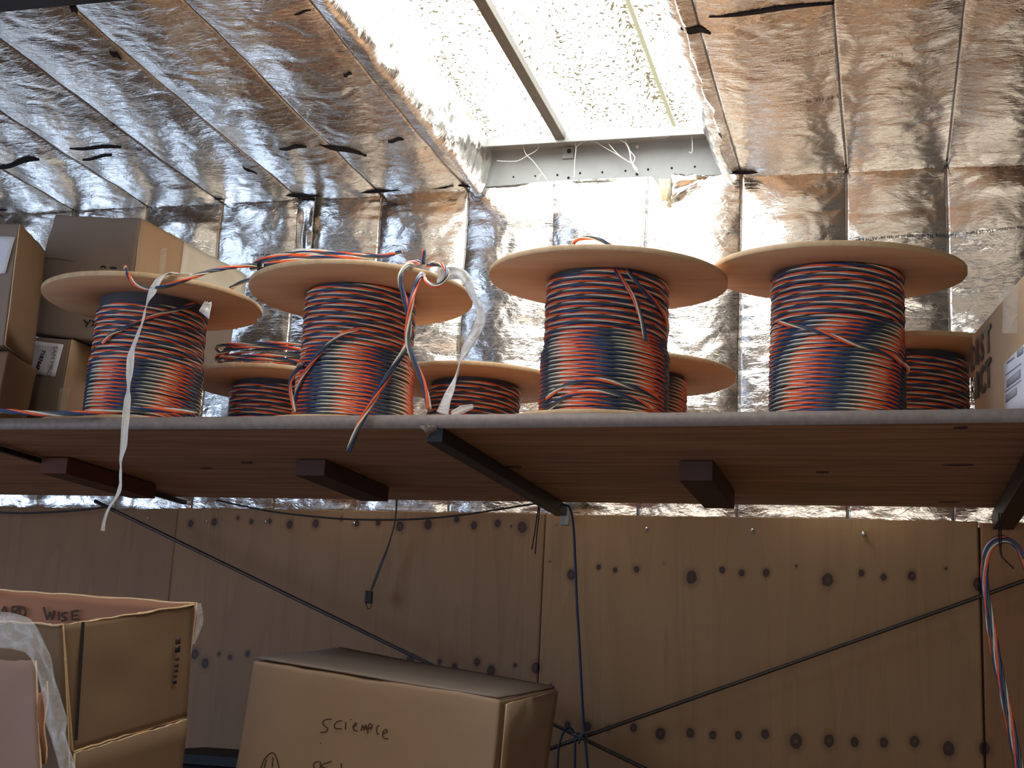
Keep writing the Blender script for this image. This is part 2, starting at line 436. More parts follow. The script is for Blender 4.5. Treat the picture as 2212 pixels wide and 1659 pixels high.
def text_on(name, s, size, origin, ex, ey, mat, parent=None, warp=None, extrude=.0004, lift=.001, bold=0, align='LEFT'):
    cu = bpy.data.curves.new('t', 'FONT'); cu.body = s; cu.size = size; cu.extrude = extrude; cu.offset = bold; cu.align_x = align
    cu.resolution_u = 3
    o = bpy.data.objects.new('t', cu); C.objects.link(o); dg = bpy.context.evaluated_depsgraph_get()
    me = bpy.data.meshes.new_from_object(o.evaluated_get(dg)); bpy.data.objects.remove(o)
    co = np.zeros(len(me.vertices) * 3); me.vertices.foreach_get('co', co); co = co.reshape(-1, 3)
    ex = np.asarray(ex, float); ey = np.asarray(ey, float); nz = np.cross(ex, ey); nz /= np.linalg.norm(nz)
    P = np.asarray(origin) + co[:, :1] * ex + co[:, 1:2] * ey + (co[:, 2:] + lift) * nz
    if warp is not None: P = warp(P)
    faces = [tuple(p.vertices) for p in me.polygons]; bpy.data.meshes.remove(me)
    return make_obj(name, P, faces, mat, parent, False)
def strokes(name, lines, plane, r, mat, parent=None, lift=.0012):
    """hand-drawn marker lines given by their pixels on a real plane (p0, n)"""
    Vs = []; Fs = []; off = 0; n = np.asarray(plane[1], float); n /= np.linalg.norm(n)
    if n[1] > 0: n = -n
    for ln in lines:
        p = np.array([PP(u, v, plane[0], n) for u, v in ln]) + n * lift
        p = catmull(p, 6) if len(p) > 2 else p
        T = np.gradient(p, axis=0); T /= np.linalg.norm(T, axis=1)[:, None] + 1e-9
        S = np.cross(T, n)
        k = 6; a = np.arange(k) * 2 * np.pi / k
        V = p[:, None] + S[:, None] * (np.cos(a) * r)[None, :, None] + (n * .25)[None, None] * (np.sin(a) * r)[None, :, None]
        i = np.arange(len(p) - 1)[:, None]; j = np.arange(k)[None]; j2 = (j + 1) % k
        f = np.stack([i * k + j, i * k + j2, (i + 1) * k + j2, (i + 1) * k + j], -1).reshape(-1, 4)
        Vs.append(V.reshape(-1, 3)); Fs.append(f + off); off += len(V) * k
    return make_obj(name, np.concatenate(Vs), np.concatenate(Fs), mat, parent)
def plane_of(q):
    q = np.asarray(q, float); return (q[0], np.cross(q[1] - q[0], q[3] - q[0]))

# ================================================================== SETTING
SEAMS = np.array([-3.66, -3.35, -3.05, -2.74, -2.45, -2.165, -1.88, -1.59, -1.294, -1.009, -.707, -.417, -.106, .179, .49, .80, 1.12, 1.44])
def bay(x):
    i = np.clip(np.searchsorted(SEAMS, x) - 1, 0, len(SEAMS) - 2)
    w = SEAMS[i + 1] - SEAMS[i]; t = np.clip((x - SEAMS[i]) / w, 0, 1)
    d = np.minimum(t, 1 - t) * w
    return i, t, d
EAVE = 1.555; WALLY = 3.962
def wall_y(x, z, rough=True):
    i, t, d = bay(x)
    amp = .020 + .010 * _g[(i * 7) % 256]
    sk = .14 * _g[(i * 13 + 5) % 256]
    b = amp * (1 - np.abs(2 * t - 1 + sk * (1 - (2 * t - 1) ** 2)) ** 2.2)
    b = b * np.clip((EAVE + .012 - z) / .09, 0, 1) ** .5
    b = b * np.clip((z - .50) / .10, 0.15, 1)
    y = WALLY - b
    if rough:
        y = y - .0042 * crumple(x, z * 1.2, 0) * np.clip(d / .03, .3, 1) - .0045 * noise2(x * 4, z * 11, 8)
        y = y - .0022 * noise2(x * 5, z * 60, 9) * np.exp(-d / .05)              # puckers along the tab joints
        y = y + .004 * np.exp(-(d / .0024) ** 2)
    return y
def roof_z(x, y, rough=True):
    i, t, d = bay(x)
    amp = .011 + .006 * _g[(i * 11 + 3) % 256]
    b = amp * (1 - np.abs(2 * t - 1) ** 2.2)
    b = b * np.clip((3.975 - y) / .10, 0, 1) ** .5
    z = EAVE - b - .010 * np.clip((3.9 - y) / .4, 0, 1)
    if rough:
        z = z - .0050 * crumple(x * 1.1, y * 1.1, 2) * np.clip(d / .03, .3, 1) - .0025 * noise2(x * 6, y * 7, 10)
        z = z - .0020 * noise2(x * 40, y * 9, 9) * np.exp(-d / .05) + .003 * np.exp(-(d / .0022) ** 2)
    return z
def add_seam_attr(o, val):
    a = o.data.attributes.new('seam', 'FLOAT', 'POINT'); a.data.foreach_set('value', np.asarray(val, np.float32))
def graded(a, b, step, extra):
    g = list(np.arange(a, b + 1e-9, step))
    for e in extra:
        for dx in (-.008, -.0045, -.002, 0, .002, .0045, .008):
            if a < e + dx < b: g.append(e + dx)
    return np.unique(np.round(g, 5))

# --- wall with foil-faced insulation
xs = graded(-3.6, 1.3, .0075, SEAMS); zs = np.linspace(.40, EAVE + .012, 170)
Xg, Zg = np.meshgrid(xs, zs, indexing='ij')
_, _, dg_ = bay(Xg)
top = np.where((Xg > -1.30) & (Xg < -.40), -.006 + .012 * np.cos((Xg + .86) * 3), 0)         # upper hem under the steel beam
Zg2 = Zg + top * np.clip((Zg - 1.3) / .25, 0, 1)
torn = np.clip(1 - np.abs(Xg + .64) / .055, 0, 1) * .075 * np.clip((Zg - 1.42) / .14, 0, 1)
Zg2 = Zg2 - torn
Yg = wall_y(Xg, Zg2)
V = np.stack([Xg, Yg, Zg2], -1).reshape(-1, 3)
wall_back = make_obj('wall_back', V, grid_faces(len(xs), len(zs)), M['foil_wall'])
thin = .0004 + .0006 * noise2(Xg * 0, Zg * 12, 4)
add_seam_attr(wall_back, (np.clip(1 - (dg_ - thin) / .0014, 0, 1) * .95).ravel())
struct(wall_back, 'back wall lined with silver foil insulation in vertical bays', 'wall')

# --- ceiling with foil-faced insulation; opening under the skylight
OX0, OX1 = -1.262, -.445
def lip0(y): return np.minimum(OX1 - .1, OX0) + .012 * noise2(y * 5, y * 0 + 2, 6) + .006 * noise2(y * 17, y * 0, 7) + .06 * np.clip((3.0 - y) / 3, 0, .4)
def lip1(y): return OX1 + .010 * noise2(y * 6, y * 0 + 5, 6) + .008 * noise2(y * 21, y * 0, 7)
ys = np.concatenate([np.arange(1.75, 2.0, .05), np.arange(2.0, 3.985, .0085)])
def roof_sheet(name, xa, xb, warp_edge=None):
    xs = graded(xa, xb, .0085, SEAMS); X, Y = np.meshgrid(xs, ys, indexing='ij')
    if warp_edge == 'R':      # right border follows the crumpled lip
        k = np.clip((X - (xb - .10)) / .10, 0, 1); X = X + k * (lip0(Y) - xb)
    if warp_edge == 'L':
        k = np.clip(((xa + .10) - X) / .10, 0, 1); X = X + k * (lip1(Y) - xa)
    Z = roof_z(X, Y)
    o = make_obj(name, np.stack([X, Y, Z], -1).reshape(-1, 3), grid_faces(len(xs), len(ys))[:, ::-1], M['foil_roof'])
    _, _, d = bay(X); th = .0010 + .0008 * noise2(X * 0, Y * 9, 4) + .004 * np.clip((Y - 3.90) / .06, 0, 1)
    s = np.clip(1 - (d - th) / .0022, 0, 1) * .95
    if warp_edge: s = s * np.clip((np.abs(X - (lip0(Y) if warp_edge == 'R' else lip1(Y)))) / .03, 0, 1)
    add_seam_attr(o, s.ravel()); return o
ceiling = struct(roof_sheet('ceiling', -3.6, OX0, 'R'), 'foil insulation under the roof left of the skylight', 'ceiling')
ceiling2 = struct(roof_sheet('ceiling', OX1, 1.3, 'L'), 'foil insulation under the roof right of the skylight', 'ceiling')
DECK = 1.72
def foil_return(name, lip, x_top, sgn):
    """crumpled turned-up edge of the insulation between its face and the translucent roof sheet"""
    yy = np.concatenate([np.arange(1.75, 2.0, .05), np.arange(2.0, 3.95, .007)]); tt = np.linspace(0, 1, 34)
    Y, T = np.meshgrid(yy, tt, indexing='ij')
    x0 = lip(Y); X = x0 + (x_top - x0) * T + sgn * .030 * np.sin(T * np.pi) ** .8
    Z = EAVE - .022 + (DECK + .01 - EAVE + .022) * T - .018 * np.sin(np.clip(T * 3, 0, 1) * np.pi)
    c = crumple(Y * 1.6, Z * 1.3 + T * .1, 5)
    X = X + sgn * .011 * c * np.sin(np.clip(T, .02, .98) * np.pi) ** .5; Z = Z + .005 * noise2(Y * 20, T * 4, 3) * np.sin(T * np.pi)
    o = make_obj(name, np.stack([X, Y, Z], -1).reshape(-1, 3), grid_faces(len(yy), len(tt)), M['foil_roof'])
    add_seam_attr(o, np.zeros(X.size)); return struct(o)
foil_return('trim_1', lip0, -1.235, 1)['label'] = 'bright crumpled foil edge along the left side of the skylight'
foil_return('trim_2', lip1, -.50, -1)['label'] = 'crumpled foil edge along the right side of the skylight'

# --- skylight: ribbed translucent roof sheets
sk = bpy.data.objects.new('window_1', None); C.objects.link(sk); sk.location = (-.86, 3.9, DECK)
struct(sk, 'bright translucent skylight sheets speckled with leaves', 'skylight')
sx = np.unique(np.concatenate([np.linspace(-1.27, -.44, 84)])); RIBS = (-1.215, -.925, -.648)
sy = np.concatenate([np.arange(1.75, 2.5, .075), np.linspace(2.5, 3.99, 30)])
X, Y = np.meshgrid(sx, sy, indexing='ij'); Z = np.full_like(X, DECK)
lapv = np.zeros_like(X)
for rx in RIBS:
    dd = np.abs(X - rx); Z = Z + .030 * np.clip((.030 - dd) / .015, 0, 1); lapv = np.maximum(lapv, np.clip((.016 - np.abs(X - rx - .018)) / .006, 0, 1))
pane = make_obj('skylight_sheet', np.stack([X, Y, Z], -1).reshape(-1, 3), grid_faces(len(sx), len(sy)), M['skylight'], sk)
a = pane.data.attributes.new('lap', 'FLOAT', 'POINT'); a.data.foreach_set('value', lapv.ravel().astype(np.float32))
box('cross_strap', -.995, -.963, 1.6, 3.93, DECK - .035, DECK - .006, M['strap_steel'], sk)['label'] = 'grey steel strap running across the skylight'
# --- eave beam behind the foil hem
bm = bpy.data.objects.new('trim_3', None); C.objects.link(bm); bm.location = (-.86, 3.95, 1.6)
struct(bm, 'grey painted steel eave beam with a row of small holes', 'beam')
box('beam_web', -3.6, 1.3, 3.985, 3.995, 1.50, 1.70, M['steel_grey'], bm, 0)
box('beam_flange', -3.6, 1.3, 3.90, 3.995, 1.694, 1.706, M['steel_grey'], bm)
box('beam_lip', -3.6, 1.3, 3.898, 3.904, 1.676, 1.706, M['steel_grey'], bm)
box('clip_plate', PY(1215, 325, 3.98)[0], PY(1240, 325, 3.98)[0], 3.975, 3.983, PY(1225, 343, 3.98)[2], PY(1225, 318, 3.98)[2], M['steel_grey'], bm)
tube('bolt', [PY(1229, 326, 3.965), PY(1229, 326, 3.98)], .007, M['steel_dark'], bm, 8, .01)
for u, v, r in ((1109, 382, 2), (1156, 380, 2), (1204, 378, 2.6), (1228, 384, 3), (1253, 374, 2.4), (1301, 372, 2.4), (1351, 369, 2.4), (1376, 376, 3.4), (1400, 366, 2.6), (1451, 363, 2.6), (1501, 360, 2.4), (1113, 323, 2.6), (1377, 317, 4)):
    p = PY(u, v, 3.984); tube('hole' if v > 340 else 'bolt_hole', [p + [0, -.0012, 0], p + [0, .001, 0]], r * .00135, M['dark_gap'] if v > 340 else M['web'], bm, 10, .01)
# --- dark purlin crossing overhead at the upper left
yb = 2.51 * 1.44 / 1.487
purl = struct(box('trim_4', -4.5, 2.2, yb - .07, yb, 1.44, 1.53, M['steel_purlin'], None, .004), 'dark steel purlin crossing under the foil at the upper left', 'beam')
# --- rest of the building
struct(box('floor', -6, 4, -5, 4.1, -1.7, -1.6, M['concrete'], None, 0), 'grey concrete floor', 'floor')
struct(box('wall_right', 4.0, 4.1, -5, 4.1, -1.6, 1.9, M['siding'], None, 0), 'brown side wall', 'wall')
struct(box('wall_front', -6, 4.1, -5.1, -5, -1.6, 1.9, M['siding'], None, 0), 'brown wall behind the viewer', 'wall')
wl = bpy.data.objects.new('wall_left', None); C.objects.link(wl); struct(wl, 'left wall with an open loading door', 'wall')
box('wall_panel', -6.1, -6, .4, 4.1, -1.6, 1.9, M['siding'], wl, 0); box('wall_panel', -6.1, -6, -5, -3.1, -1.6, 1.9, M['siding'], wl, 0)
struct(box('wall_back_lower', -6.1, 4.1, 4.0, 4.1, -1.6, 1.9, M['siding'], None, 0), 'bare siding behind the plywood', 'wall').name = 'wall_back_1'
M['deck'] = simple('unseen_dark_deck', (.17, .13, .10), .8, scale=4)  # unseen ceiling made dark and bare to dim the foil reflections
for k_, (xa, xb) in enumerate(((-6.1, -3.58), (1.28, 4.1))):
    struct(box('ceiling', xa, xb, -5.1, 4.1, 1.56, 1.60, M['deck'], None, 0), 'unseen dark roof deck beyond the bay', 'ceiling')
struct(box('ceiling', -3.6, 1.3, -5.1, 1.76, 1.56, 1.60, M['deck'], None, 0), 'unseen roof deck behind the viewer, dark to dim reflections', 'ceiling')
struct(box('roof_deck', -6.1, -1.28, -5.1, 4.1, 1.80, 1.84, M['siding'], None, 0)).name = 'ceiling_1'
struct(box('roof_deck', -1.30, -.42, -5.1, 1.75, 1.735, 1.80, M['siding'], None, 0)).name = 'ceiling_3'
struct(box('roof_deck', -.43, 4.1, -5.1, 4.1, 1.80, 1.84, M['siding'], None, 0)).name = 'ceiling_2'

# ================================================================== PLYWOOD SHEETS on the wall
KNOTS = [(412,1131,7),(463,1128,7),(514,1119,4),(543,1127,5),(583,1126,5),(626,1133,8),(682,1131,8),(738,1121,4),(771,1131,6),(817,1129,6),(864,1137,9),(925,1133,9),(987,1122,6),(1024,1135,7),(1075,1131,7),(1128,1139,10),
 (421,1413,9),(443,1433,9),(473,1413,4),(497,1420,5),(535,1412,6),(886,1427,9),(950,1430,5),(982,1440,6),(1031,1430,7),(1061,1449,9),(1113,1437,4),(1158,1443,9),
 (1234,1242,9),(1293,1225,5),(1329,1231,5),(1375,1230,6),(1434,1217,2.5),(1494,1247,11),(1560,1231,6),(1602,1238,6),(1655,1237,7),(1720,1223,3),(1788,1253,11),(1861,1238,6),(1909,1247,6),(1970,1244,8),(2043,1228,3),(2115,1262,11),
 (1226,1566,6),(1269,1570,8),(1314,1573,5),(1369,1572,7),(1427,1585,10),(1491,1584,8),(1540,1588,7),(1595,1588,7),(1653,1586,8),(1719,1601,12),(1791,1600,10),(1846,1603,8),(1909,1604,8),(1976,1602,9),(2049,1617,11),(2127,1617,10),
 (1187,1213,2),(1202,1134,2),(1105,1137,2.5),(1190,1480,3)]
SHY = 3.925
kp = np.array([[*PY(u, v, SHY)[[0, 2]], r / F * 4.15] for u, v, r in KNOTS])
def ply_mat(name, dark, light, seed):
    m, nt, p = new_mat(name)
    at = N(nt, 'ShaderNodeAttribute', attribute_name='knot')
    v = mapping(nt, (7, 7, .45)); vv = N(nt, 'ShaderNodeVectorMath', operation='ADD'); L(nt, v, vv.inputs[0]); vv.inputs[1].default_value = (seed * 3.1, 0, seed)
    n = noise(nt, vv.outputs[0], 1.0, 3, .5, .7)
    rings = math_(nt, 'FRACT', math_(nt, 'MULTIPLY', n, 6.0))
    line = ramp(nt, rings, [(0, (.0, .0, .0)), (.08, (1, 1, 1)), (.7, (.75, .75, .75)), (1, (.35, .35, .35))])
    fine = noise(nt, mapping(nt, (140, 140, 4)), 1.0, 3)
    c = mix(nt, noise(nt, mapping(nt, (3, 3, .6)), 1.0, 3), dark, light)
    c = mix(nt, math_(nt, 'MULTIPLY', math_(nt, 'SUBTRACT', 1.0, line), .28), c, tuple(x * .45 for x in dark))
    c = mix(nt, math_(nt, 'MULTIPLY', fine, .35), c, tuple(x * .7 for x in dark))
    blotch = ramp(nt, noise(nt, mapping(nt, (1.6, 1.6, 1.1)), 1.5, 4), [(.58, (0, 0, 0)), (.75, (1, 1, 1))])
    c = mix(nt, math_(nt, 'MULTIPLY', blotch, .25), c, (.33, .27, .22))
    kn = ramp(nt, at.outputs['Fac'], [(0, (0, 0, 0)), (.30, (.25, .25, .25)), (.48, (.35, .35, .35)), (.54, (1, 1, 1)), (.80, (1, 1, 1)), (1.0, (.62, .62, .62))])
    c = mix(nt, kn, c, (.042, .014, .009))
    L(nt, c, p.inputs['Base Color']); p.inputs['Roughness'].default_value = .6
    bump(nt, p, fine, .12, .001); return m
ply_cols = [((.23, .122, .055), (.30, .172, .080)), ((.25, .132, .060), (.34, .196, .090)), ((.28, .152, .064), (.40, .240, .103)), ((.26, .12, .045), (.33, .165, .062))]
sheets = [(-3.40, -2.1948, 1.094, 'plain plywood sheet on the wall at the far left'), (-2.193, -.9793, 1.1, 'plywood sheet behind the cross rods, row of dark knots along its top'),
          (-.978, .2447, 1.11, 'wide pale plywood sheet with knot rows, right of centre'), (.246, 1.30, 1.12, 'orange-brown plywood sheet behind the hanging cable hank')]
SCREWS = [(318, 1121), (445, 1128), (572, 1128), (764, 1131), (1397, 1143), (1626, 1146), (1866, 1154)]
for i, (xa, xb, _, lab) in enumerate(sheets):
    t_ = thing('plywood_sheet', lab, 'plywood panel', ((xa + xb) / 2, SHY, -1.6), 'plywood sheets lining the wall')
    ztop = (.503, .508, .506, .502)[i]
    xg = np.arange(xa, xb + .001, .006); zg = np.concatenate([[-1.598, -1.0, -.5], np.arange(-.30, ztop, .006), [ztop]])
    X, Z = np.meshgrid(xg, zg, indexing='ij'); n1, n2 = X.shape
    Zt = Z.copy(); Zt[:, -1] += .002 * noise2(xg * 40, xg * 0, 2)
    Fv = np.stack([X, np.full_like(X, SHY - .0005) , Zt], -1).reshape(-1, 3); Bv = Fv + [0, .016, 0]
    f = grid_faces(n1, n2); ff = [f, f[:, ::-1] + n1 * n2]; idx = np.arange(n1 * n2).reshape(n1, n2)
    for e in (idx[:, 0], idx[-1, :], idx[::-1, -1], idx[0, ::-1]): ff.append(np.stack([e[:-1], e[:-1] + n1 * n2, e[1:] + n1 * n2, e[1:]], 1))
    o = make_obj('board', np.vstack([Fv, Bv]), np.concatenate(ff), ply_mat('plywood_wall_%d' % i, *ply_cols[i], i), t_, False)
    val = np.zeros(X.size)
    for kx, kz, kr in kp:
        if xa - .03 < kx < xb + .03:
            dx = (X - kx) ; dz = (Z - kz); el = np.hypot(dx, dz * .80) / kr + .10 * noise2(X * 160, Z * 160, 5)
            val = np.maximum(val, np.clip(1 - el * .5, 0, 1).ravel())
    a = o.data.attributes.new('knot', 'FLOAT', 'POINT'); a.data.foreach_set('value', np.concatenate([val, np.zeros(val.size)]).astype(np.float32))
    for u, v in SCREWS:
        p = PY(u, v, SHY)
        if xa < p[0] < xb:
            tube('screw', [p + [0, -.004 if u != 1866 else -.016, 0], p], .0052 if u != 1866 else .006, M['screw'], t_, 12, .01)
            if u != 1866: tube('screw_socket', [p + [0, -.0046, 0], p + [0, -.002, 0]], .0022, M['dark_gap'], t_, 8, .01)

for k_, xs_ in enumerate((-2.194, -.9785, .2453)):
    struct(box('trim_%d' % (5 + k_), xs_ - .022, xs_ + .022, SHY + .018, SHY + .032, -1.6, .49, M['cleat'], None, 0), 'dark strip added to block light behind a plywood joint', 'light blocker')  # added strips that stop light leaking through the sheet joints
# ================================================================== SHELF
def front_y(x): return 2.700 - .022 * (x + 1.2) - .012 * np.clip(x + .4, 0, 2)
SZ0, SZ1 = .531, .556
sh = thing('shelf', 'long deep plywood shelf with a grey steel front edge carrying the cable spools', 'shelf', (-.9, 3.3, SZ0))
xx = np.linspace(-3.5, 1.2, 60)
def shelf_z(x): return SZ0 - .0018 * np.cos((x + .9) * 2.2)
Vb = []
for x in xx: Vb += [(x, front_y(x) + .010, shelf_z(x)), (x, 3.84, SZ0), (x, 3.84, SZ1 - .004), (x, front_y(x) + .010, SZ1 - .004)]
Vb = np.array(Vb); i = np.arange(len(xx) - 1)[:, None] * 4; j = np.arange(4)[None]; j2 = (j + 1) % 4
ff = np.stack([i + j, i + j2, i + 4 + j2, i + 4 + j], -1).reshape(-1, 4)
board = make_obj('board', Vb, ff.tolist() + [(3, 2, 1, 0), tuple(np.array((0, 1, 2, 3)) + 4 * (len(xx) - 1))], M['shelf_under'], sh, False)
Ve = []
for x in xx:
    y = front_y(x); z = shelf_z(x); Ve += [(x, y, z - .003), (x, y + .004, z - .003), (x, y + .004, SZ1 - .003), (x, y + .03, SZ1 - .003), (x, y + .03, SZ1), (x, y + .001, SZ1)]
Ve = np.array(Ve); i = np.arange(len(xx) - 1)[:, None] * 6; j = np.arange(6)[None]; j2 = (j + 1) % 6
make_obj('front_edge', Ve, np.stack([i + j, i + j2, i + 6 + j2, i + 6 + j], -1).reshape(-1, 4), M['steel_edge'], sh, False)['label'] = 'worn grey steel front edge'
def bar_y(name, x0, x1, ya, yb, z0, z1, mat, parent): return box(name, x0, x1, ya, yb, z0, z1, mat, parent, .002)
# centre bracket: angle iron, wide leaf against the shelf
bm_ = bar_y('bracket', -.942, -.905, 2.70, 3.90, .497, .5285, M['steel_dark'], sh); bm_['label'] = 'black steel bracket under the middle'
bar_y('bracket', -2.166, -2.150, 2.72, 3.90, .515, .5285, M['steel_black'], sh)
bar_y('bracket', .277, .33, 2.72, 3.90, .480, .5285, M['steel_black'], sh)
pp = PY(1222, 1098, 3.90); box('bracket_plate', pp[0] - .012, pp[0] + .012, 3.885, 3.905, .47, .529, M['steel_grey'], sh)
# broken lip at the front of the centre bracket
q = [PZ(905, 921, .529), PZ(945, 921, .529), PZ(938, 952, .505), PZ(918, 934, .515)]
panel('torn_lip', [q[3], q[2], q[1], q[0]], (.0, .006, .0), [M['steel_edge'], M['steel_edge']], sh, 8, .004)
# wooden cleats screwed under the board
hexa('cleat', box8(-2.148, -2.068, 3.10, 3.56, .486, .5285), M['cleat_red'], sh, n=4, wob=.0005)['label'] = 'reddish wooden cleat'
hexa('cleat', box8(-1.425, -1.345, 3.11, 3.57, .488, .5285), M['cleat'], sh, n=4, wob=.0005)['label'] = 'dark wooden cleat'
hexa('cleat', box8(-.461, -.383, 3.10, 3.57, .482, .5285), M['cleat'], sh, n=4, wob=.0005)['label'] = 'dark wooden cleat'
for u, v, w in ((533, 1000, 14), (445, 1012, 16), (1110, 1008, 18), (1180, 1074, 16), (1776, 1021, 14), (2070, 1006, 30), (2075, 926, 12), (2050, 1086, 26), (660, 1085, 0)):
    if not w: continue
    p = PZ(u, v, SZ0 - .002); V = [(p[0] + math.cos(a_) * w * .0011, p[1] + math.sin(a_) * .011, shelf_z(p[0]) - .0022) for a_ in np.linspace(0, 2 * np.pi, 14, endpoint=False)]
    V2 = [(x, y, z + .002) for x, y, z in V]
    make_obj('knot', V + V2, [tuple(range(13, -1, -1))] + [(k, (k + 1) % 14, 14 + (k + 1) % 14, 14 + k) for k in range(14)], M['cleat'], sh, False)

# ================================================================== CABLE SPOOLS
def lathe_disc(x, y, z, r, hole, th, ta, tb, seg=96, notch=None):
    a = np.linspace(0, 2 * np.pi, seg, endpoint=False); rr = np.full(seg, r)
    if notch is not None:
        for c, w, dep in notch:
            dd = np.abs((a - c + np.pi) % (2 * np.pi) - np.pi); rr = rr - dep * np.clip(1 - dd / w, 0, 1) ** .5
    rr = rr + .0006 * noise2(a * 12, a * 0, 3)
    prof = [(hole, 0), (1, 0), (1.0, th * .12), (1.0, th * .88), (1, th), (hole, th)]
    V = []
    for k, (s, h) in enumerate(prof):
        rad = np.full(seg, hole) if k in (0, 5) else rr - (.0012 if k in (1, 4) else 0)
        X = rad * np.cos(a); Y = rad * np.sin(a)
        V.append(np.stack([x + X, y + Y, z + h + X * math.tan(tb) + Y * math.tan(ta)], 1))
    V = np.concatenate(V); n = len(prof); f = []; mi = []
    for k in range(n):
        k2 = (k + 1) % n; j = np.arange(seg); j2 = (j + 1) % seg
        f.append(np.stack([k * seg + j, k * seg + j2, k2 * seg + j2, k2 * seg + j], 1)); mi += [1 if k in (1, 2, 3) else 0] * seg
    return V, np.concatenate(f), np.array(mi)
def winding(x, y, z0, z1, r0, bulges=(), seed=0, upper=.55, pitch=.0093, k=6, seg=56, per=(5.31, 5.02)):
    H = z1 - z0; turns = H / pitch; n = int(turns * seg)
    th = np.arange(n) / seg * 2 * np.pi; t = th / (2 * np.pi * turns)
    z = z0 + H * t
    rr = np.full(n, r0)
    for (a, b, d) in bulges:
        rr = rr + d * np.clip((t - a) / .03, 0, 1) * np.clip((b - t) / .03, 0, 1)
    turn = np.floor(th / (2 * np.pi)).astype(int)
    rr = rr + .0014 * noise2(np.cos(th) * 1.3 + turn * 1.7 + seed, np.sin(th) * 1.3, 2)
    z = z + .0035 * noise2(t * 9 + np.cos(th) * .5 + seed, np.sin(th) * .6 + seed, 4) * np.sin(np.pi * np.clip(t, 0, 1)) + .0012 * noise2(np.cos(th) * 1.1 + turn * 2.3, np.sin(th) + seed, 5)
    c = th + seed
    p = np.stack([x + rr * np.cos(c), y + rr * np.sin(c), z], 1)
    Nn = np.stack([np.cos(c), np.sin(c), 0 * c], 1); Bb = np.tile(np.array([0, 0, 1.0]), (n, 1))
    rate = np.where(t > upper, per[0], per[1]) + .035 * noise2(t * 6 + seed, t * 0, 7)
    ph = np.cumsum(rate * 2 * np.pi / seg) + seed * 1.3
    return twist_data(p, Nn, Bb, -ph, k)
def spool(label, x, y, zf, r, ta, tb, rw, wtop, bulges, seed, upper, per, thick=.0125, notch=None, k=6, seg=56, group=None, tilt_b=0):
    t = thing('cable_spool', label, 'cable spool', (x, y, SZ1), group)
    V, f, mi = lathe_disc(x, y, zf, r, .022, thick, ta, tb, notch=notch)
    o = make_obj('flange', V, f, [M['flange'], M['flange_rim']], t, False, mi); o['label'] = 'upper wooden flange'
    V, f, mi = lathe_disc(x, y, SZ1 + .0005, r * (.80 if group == GR else .915), .022, thick, 0, 0)
    o = make_obj('flange', V, f, [M['flange'], M['flange_rim']], t, False, mi); o['label'] = 'lower wooden flange'
    # drum
    a = np.linspace(0, 2 * np.pi, 48, endpoint=False); zb, zt = SZ1 + thick, zf + .004
    rd = rw - CAB_RC - .0015
    V = np.concatenate([np.stack([x + rd * np.cos(a), y + rd * np.sin(a), np.full(48, zz) + (rd * np.sin(a) * math.tan(ta) + rd * np.cos(a) * math.tan(tb) if zz > zb else 0)], 1) for zz in (zb, zt)])
    j = np.arange(48); make_obj('drum', V, np.stack([j, (j + 1) % 48, 48 + (j + 1) % 48, 48 + j], 1), M['drum'], t)
    V, f, mi = winding(x, y, SZ1 + thick + .004, wtop, rw, bulges, seed, upper, k=k, seg=seg, per=per)
    o = make_obj('cable_winding', V, f, WIRES, t, True, mi); o['label'] = 'wound orange, blue, white and grey twisted cable'
    return t
k1 = 1.075
GF = 'cable spools in the front row'; GR = 'cable spools in the back row'
S1 = spool('leftmost front cable spool, a milky plastic strip hanging over its flange', -1.668 * k1, 2.761 * k1 + .01, .838 * k1, .2538 * k1, math.radians(1.1), math.radians(-.4), .1335, .838 * k1 - .030, [(0, .6, .004)], 1, .52, (4.71, 4.965), notch=[(.62, .10, .008)], group=GF)
S2 = spool('front cable spool with a knotted loop of loose cable on its flange', -1.149 * k1, 2.785 * k1, .847 * k1, .2538 * k1, math.radians(.1), 0, .131, .847 * k1 - .006, [(0, .50, .007), (0, .24, .003)], 2, .56, (4.72, 4.975), group=GF)
S3 = spool('front cable spool with two loose cable ends hanging under its flange', -.571 * k1, 2.746 * k1, .852 * k1, .2545 * k1, math.radians(2.0), math.radians(-1.1), .1365, .852 * k1 - .008, [(0, .53, .0055)], 3, .60, (4.68, 4.985), group=GF)
k4 = 1.10
S4 = spool('rightmost front cable spool with one cable crossing its winding slantwise', -.094 * k4, 2.743 * k4, .850 * k4, .2538 * k4, math.radians(4.1), math.radians(-1.05), .1415, .850 * k4 - .010, [(0, .58, .002)], 4, .66, (4.70, 4.965), group=GF)
def rear(lab, u, seed, zf, yy=3.545, r=.257, rw=.124, per=(4.70, 4.73)):
    X = PY(u, 735, yy)[0]
    return spool(lab, X, yy, zf, r, math.radians(.3), 0, rw, zf - .012, [(0, .45, .003)], seed, .5, per, k=5, seg=48, group=GR), X
R1, xr1 = rear('back row spool between the two left front spools, cable coil lying on it', 604, 5, .815)
R2, xr2 = rear('back row spool showing between the second and third front spools', 1031, 6, .812)
R3, xr3 = rear('back row spool half hidden behind the third front spool', 1384, 7, .829, per=(4.96, 4.73))
R4, xr4 = rear('back row spool beside the tall printed carton at the right', 1975, 8, .868, rw=.128)

# loose ends and loops (parts of their spools)
def cpx(pts): return [PY(u, v, y) for u, v, y in pts]
def polar(S, r, ang, dz=0):
    l = np.array(S.location); return np.array([l[0] + r * math.cos(ang), l[1] + r * math.sin(ang), dz])
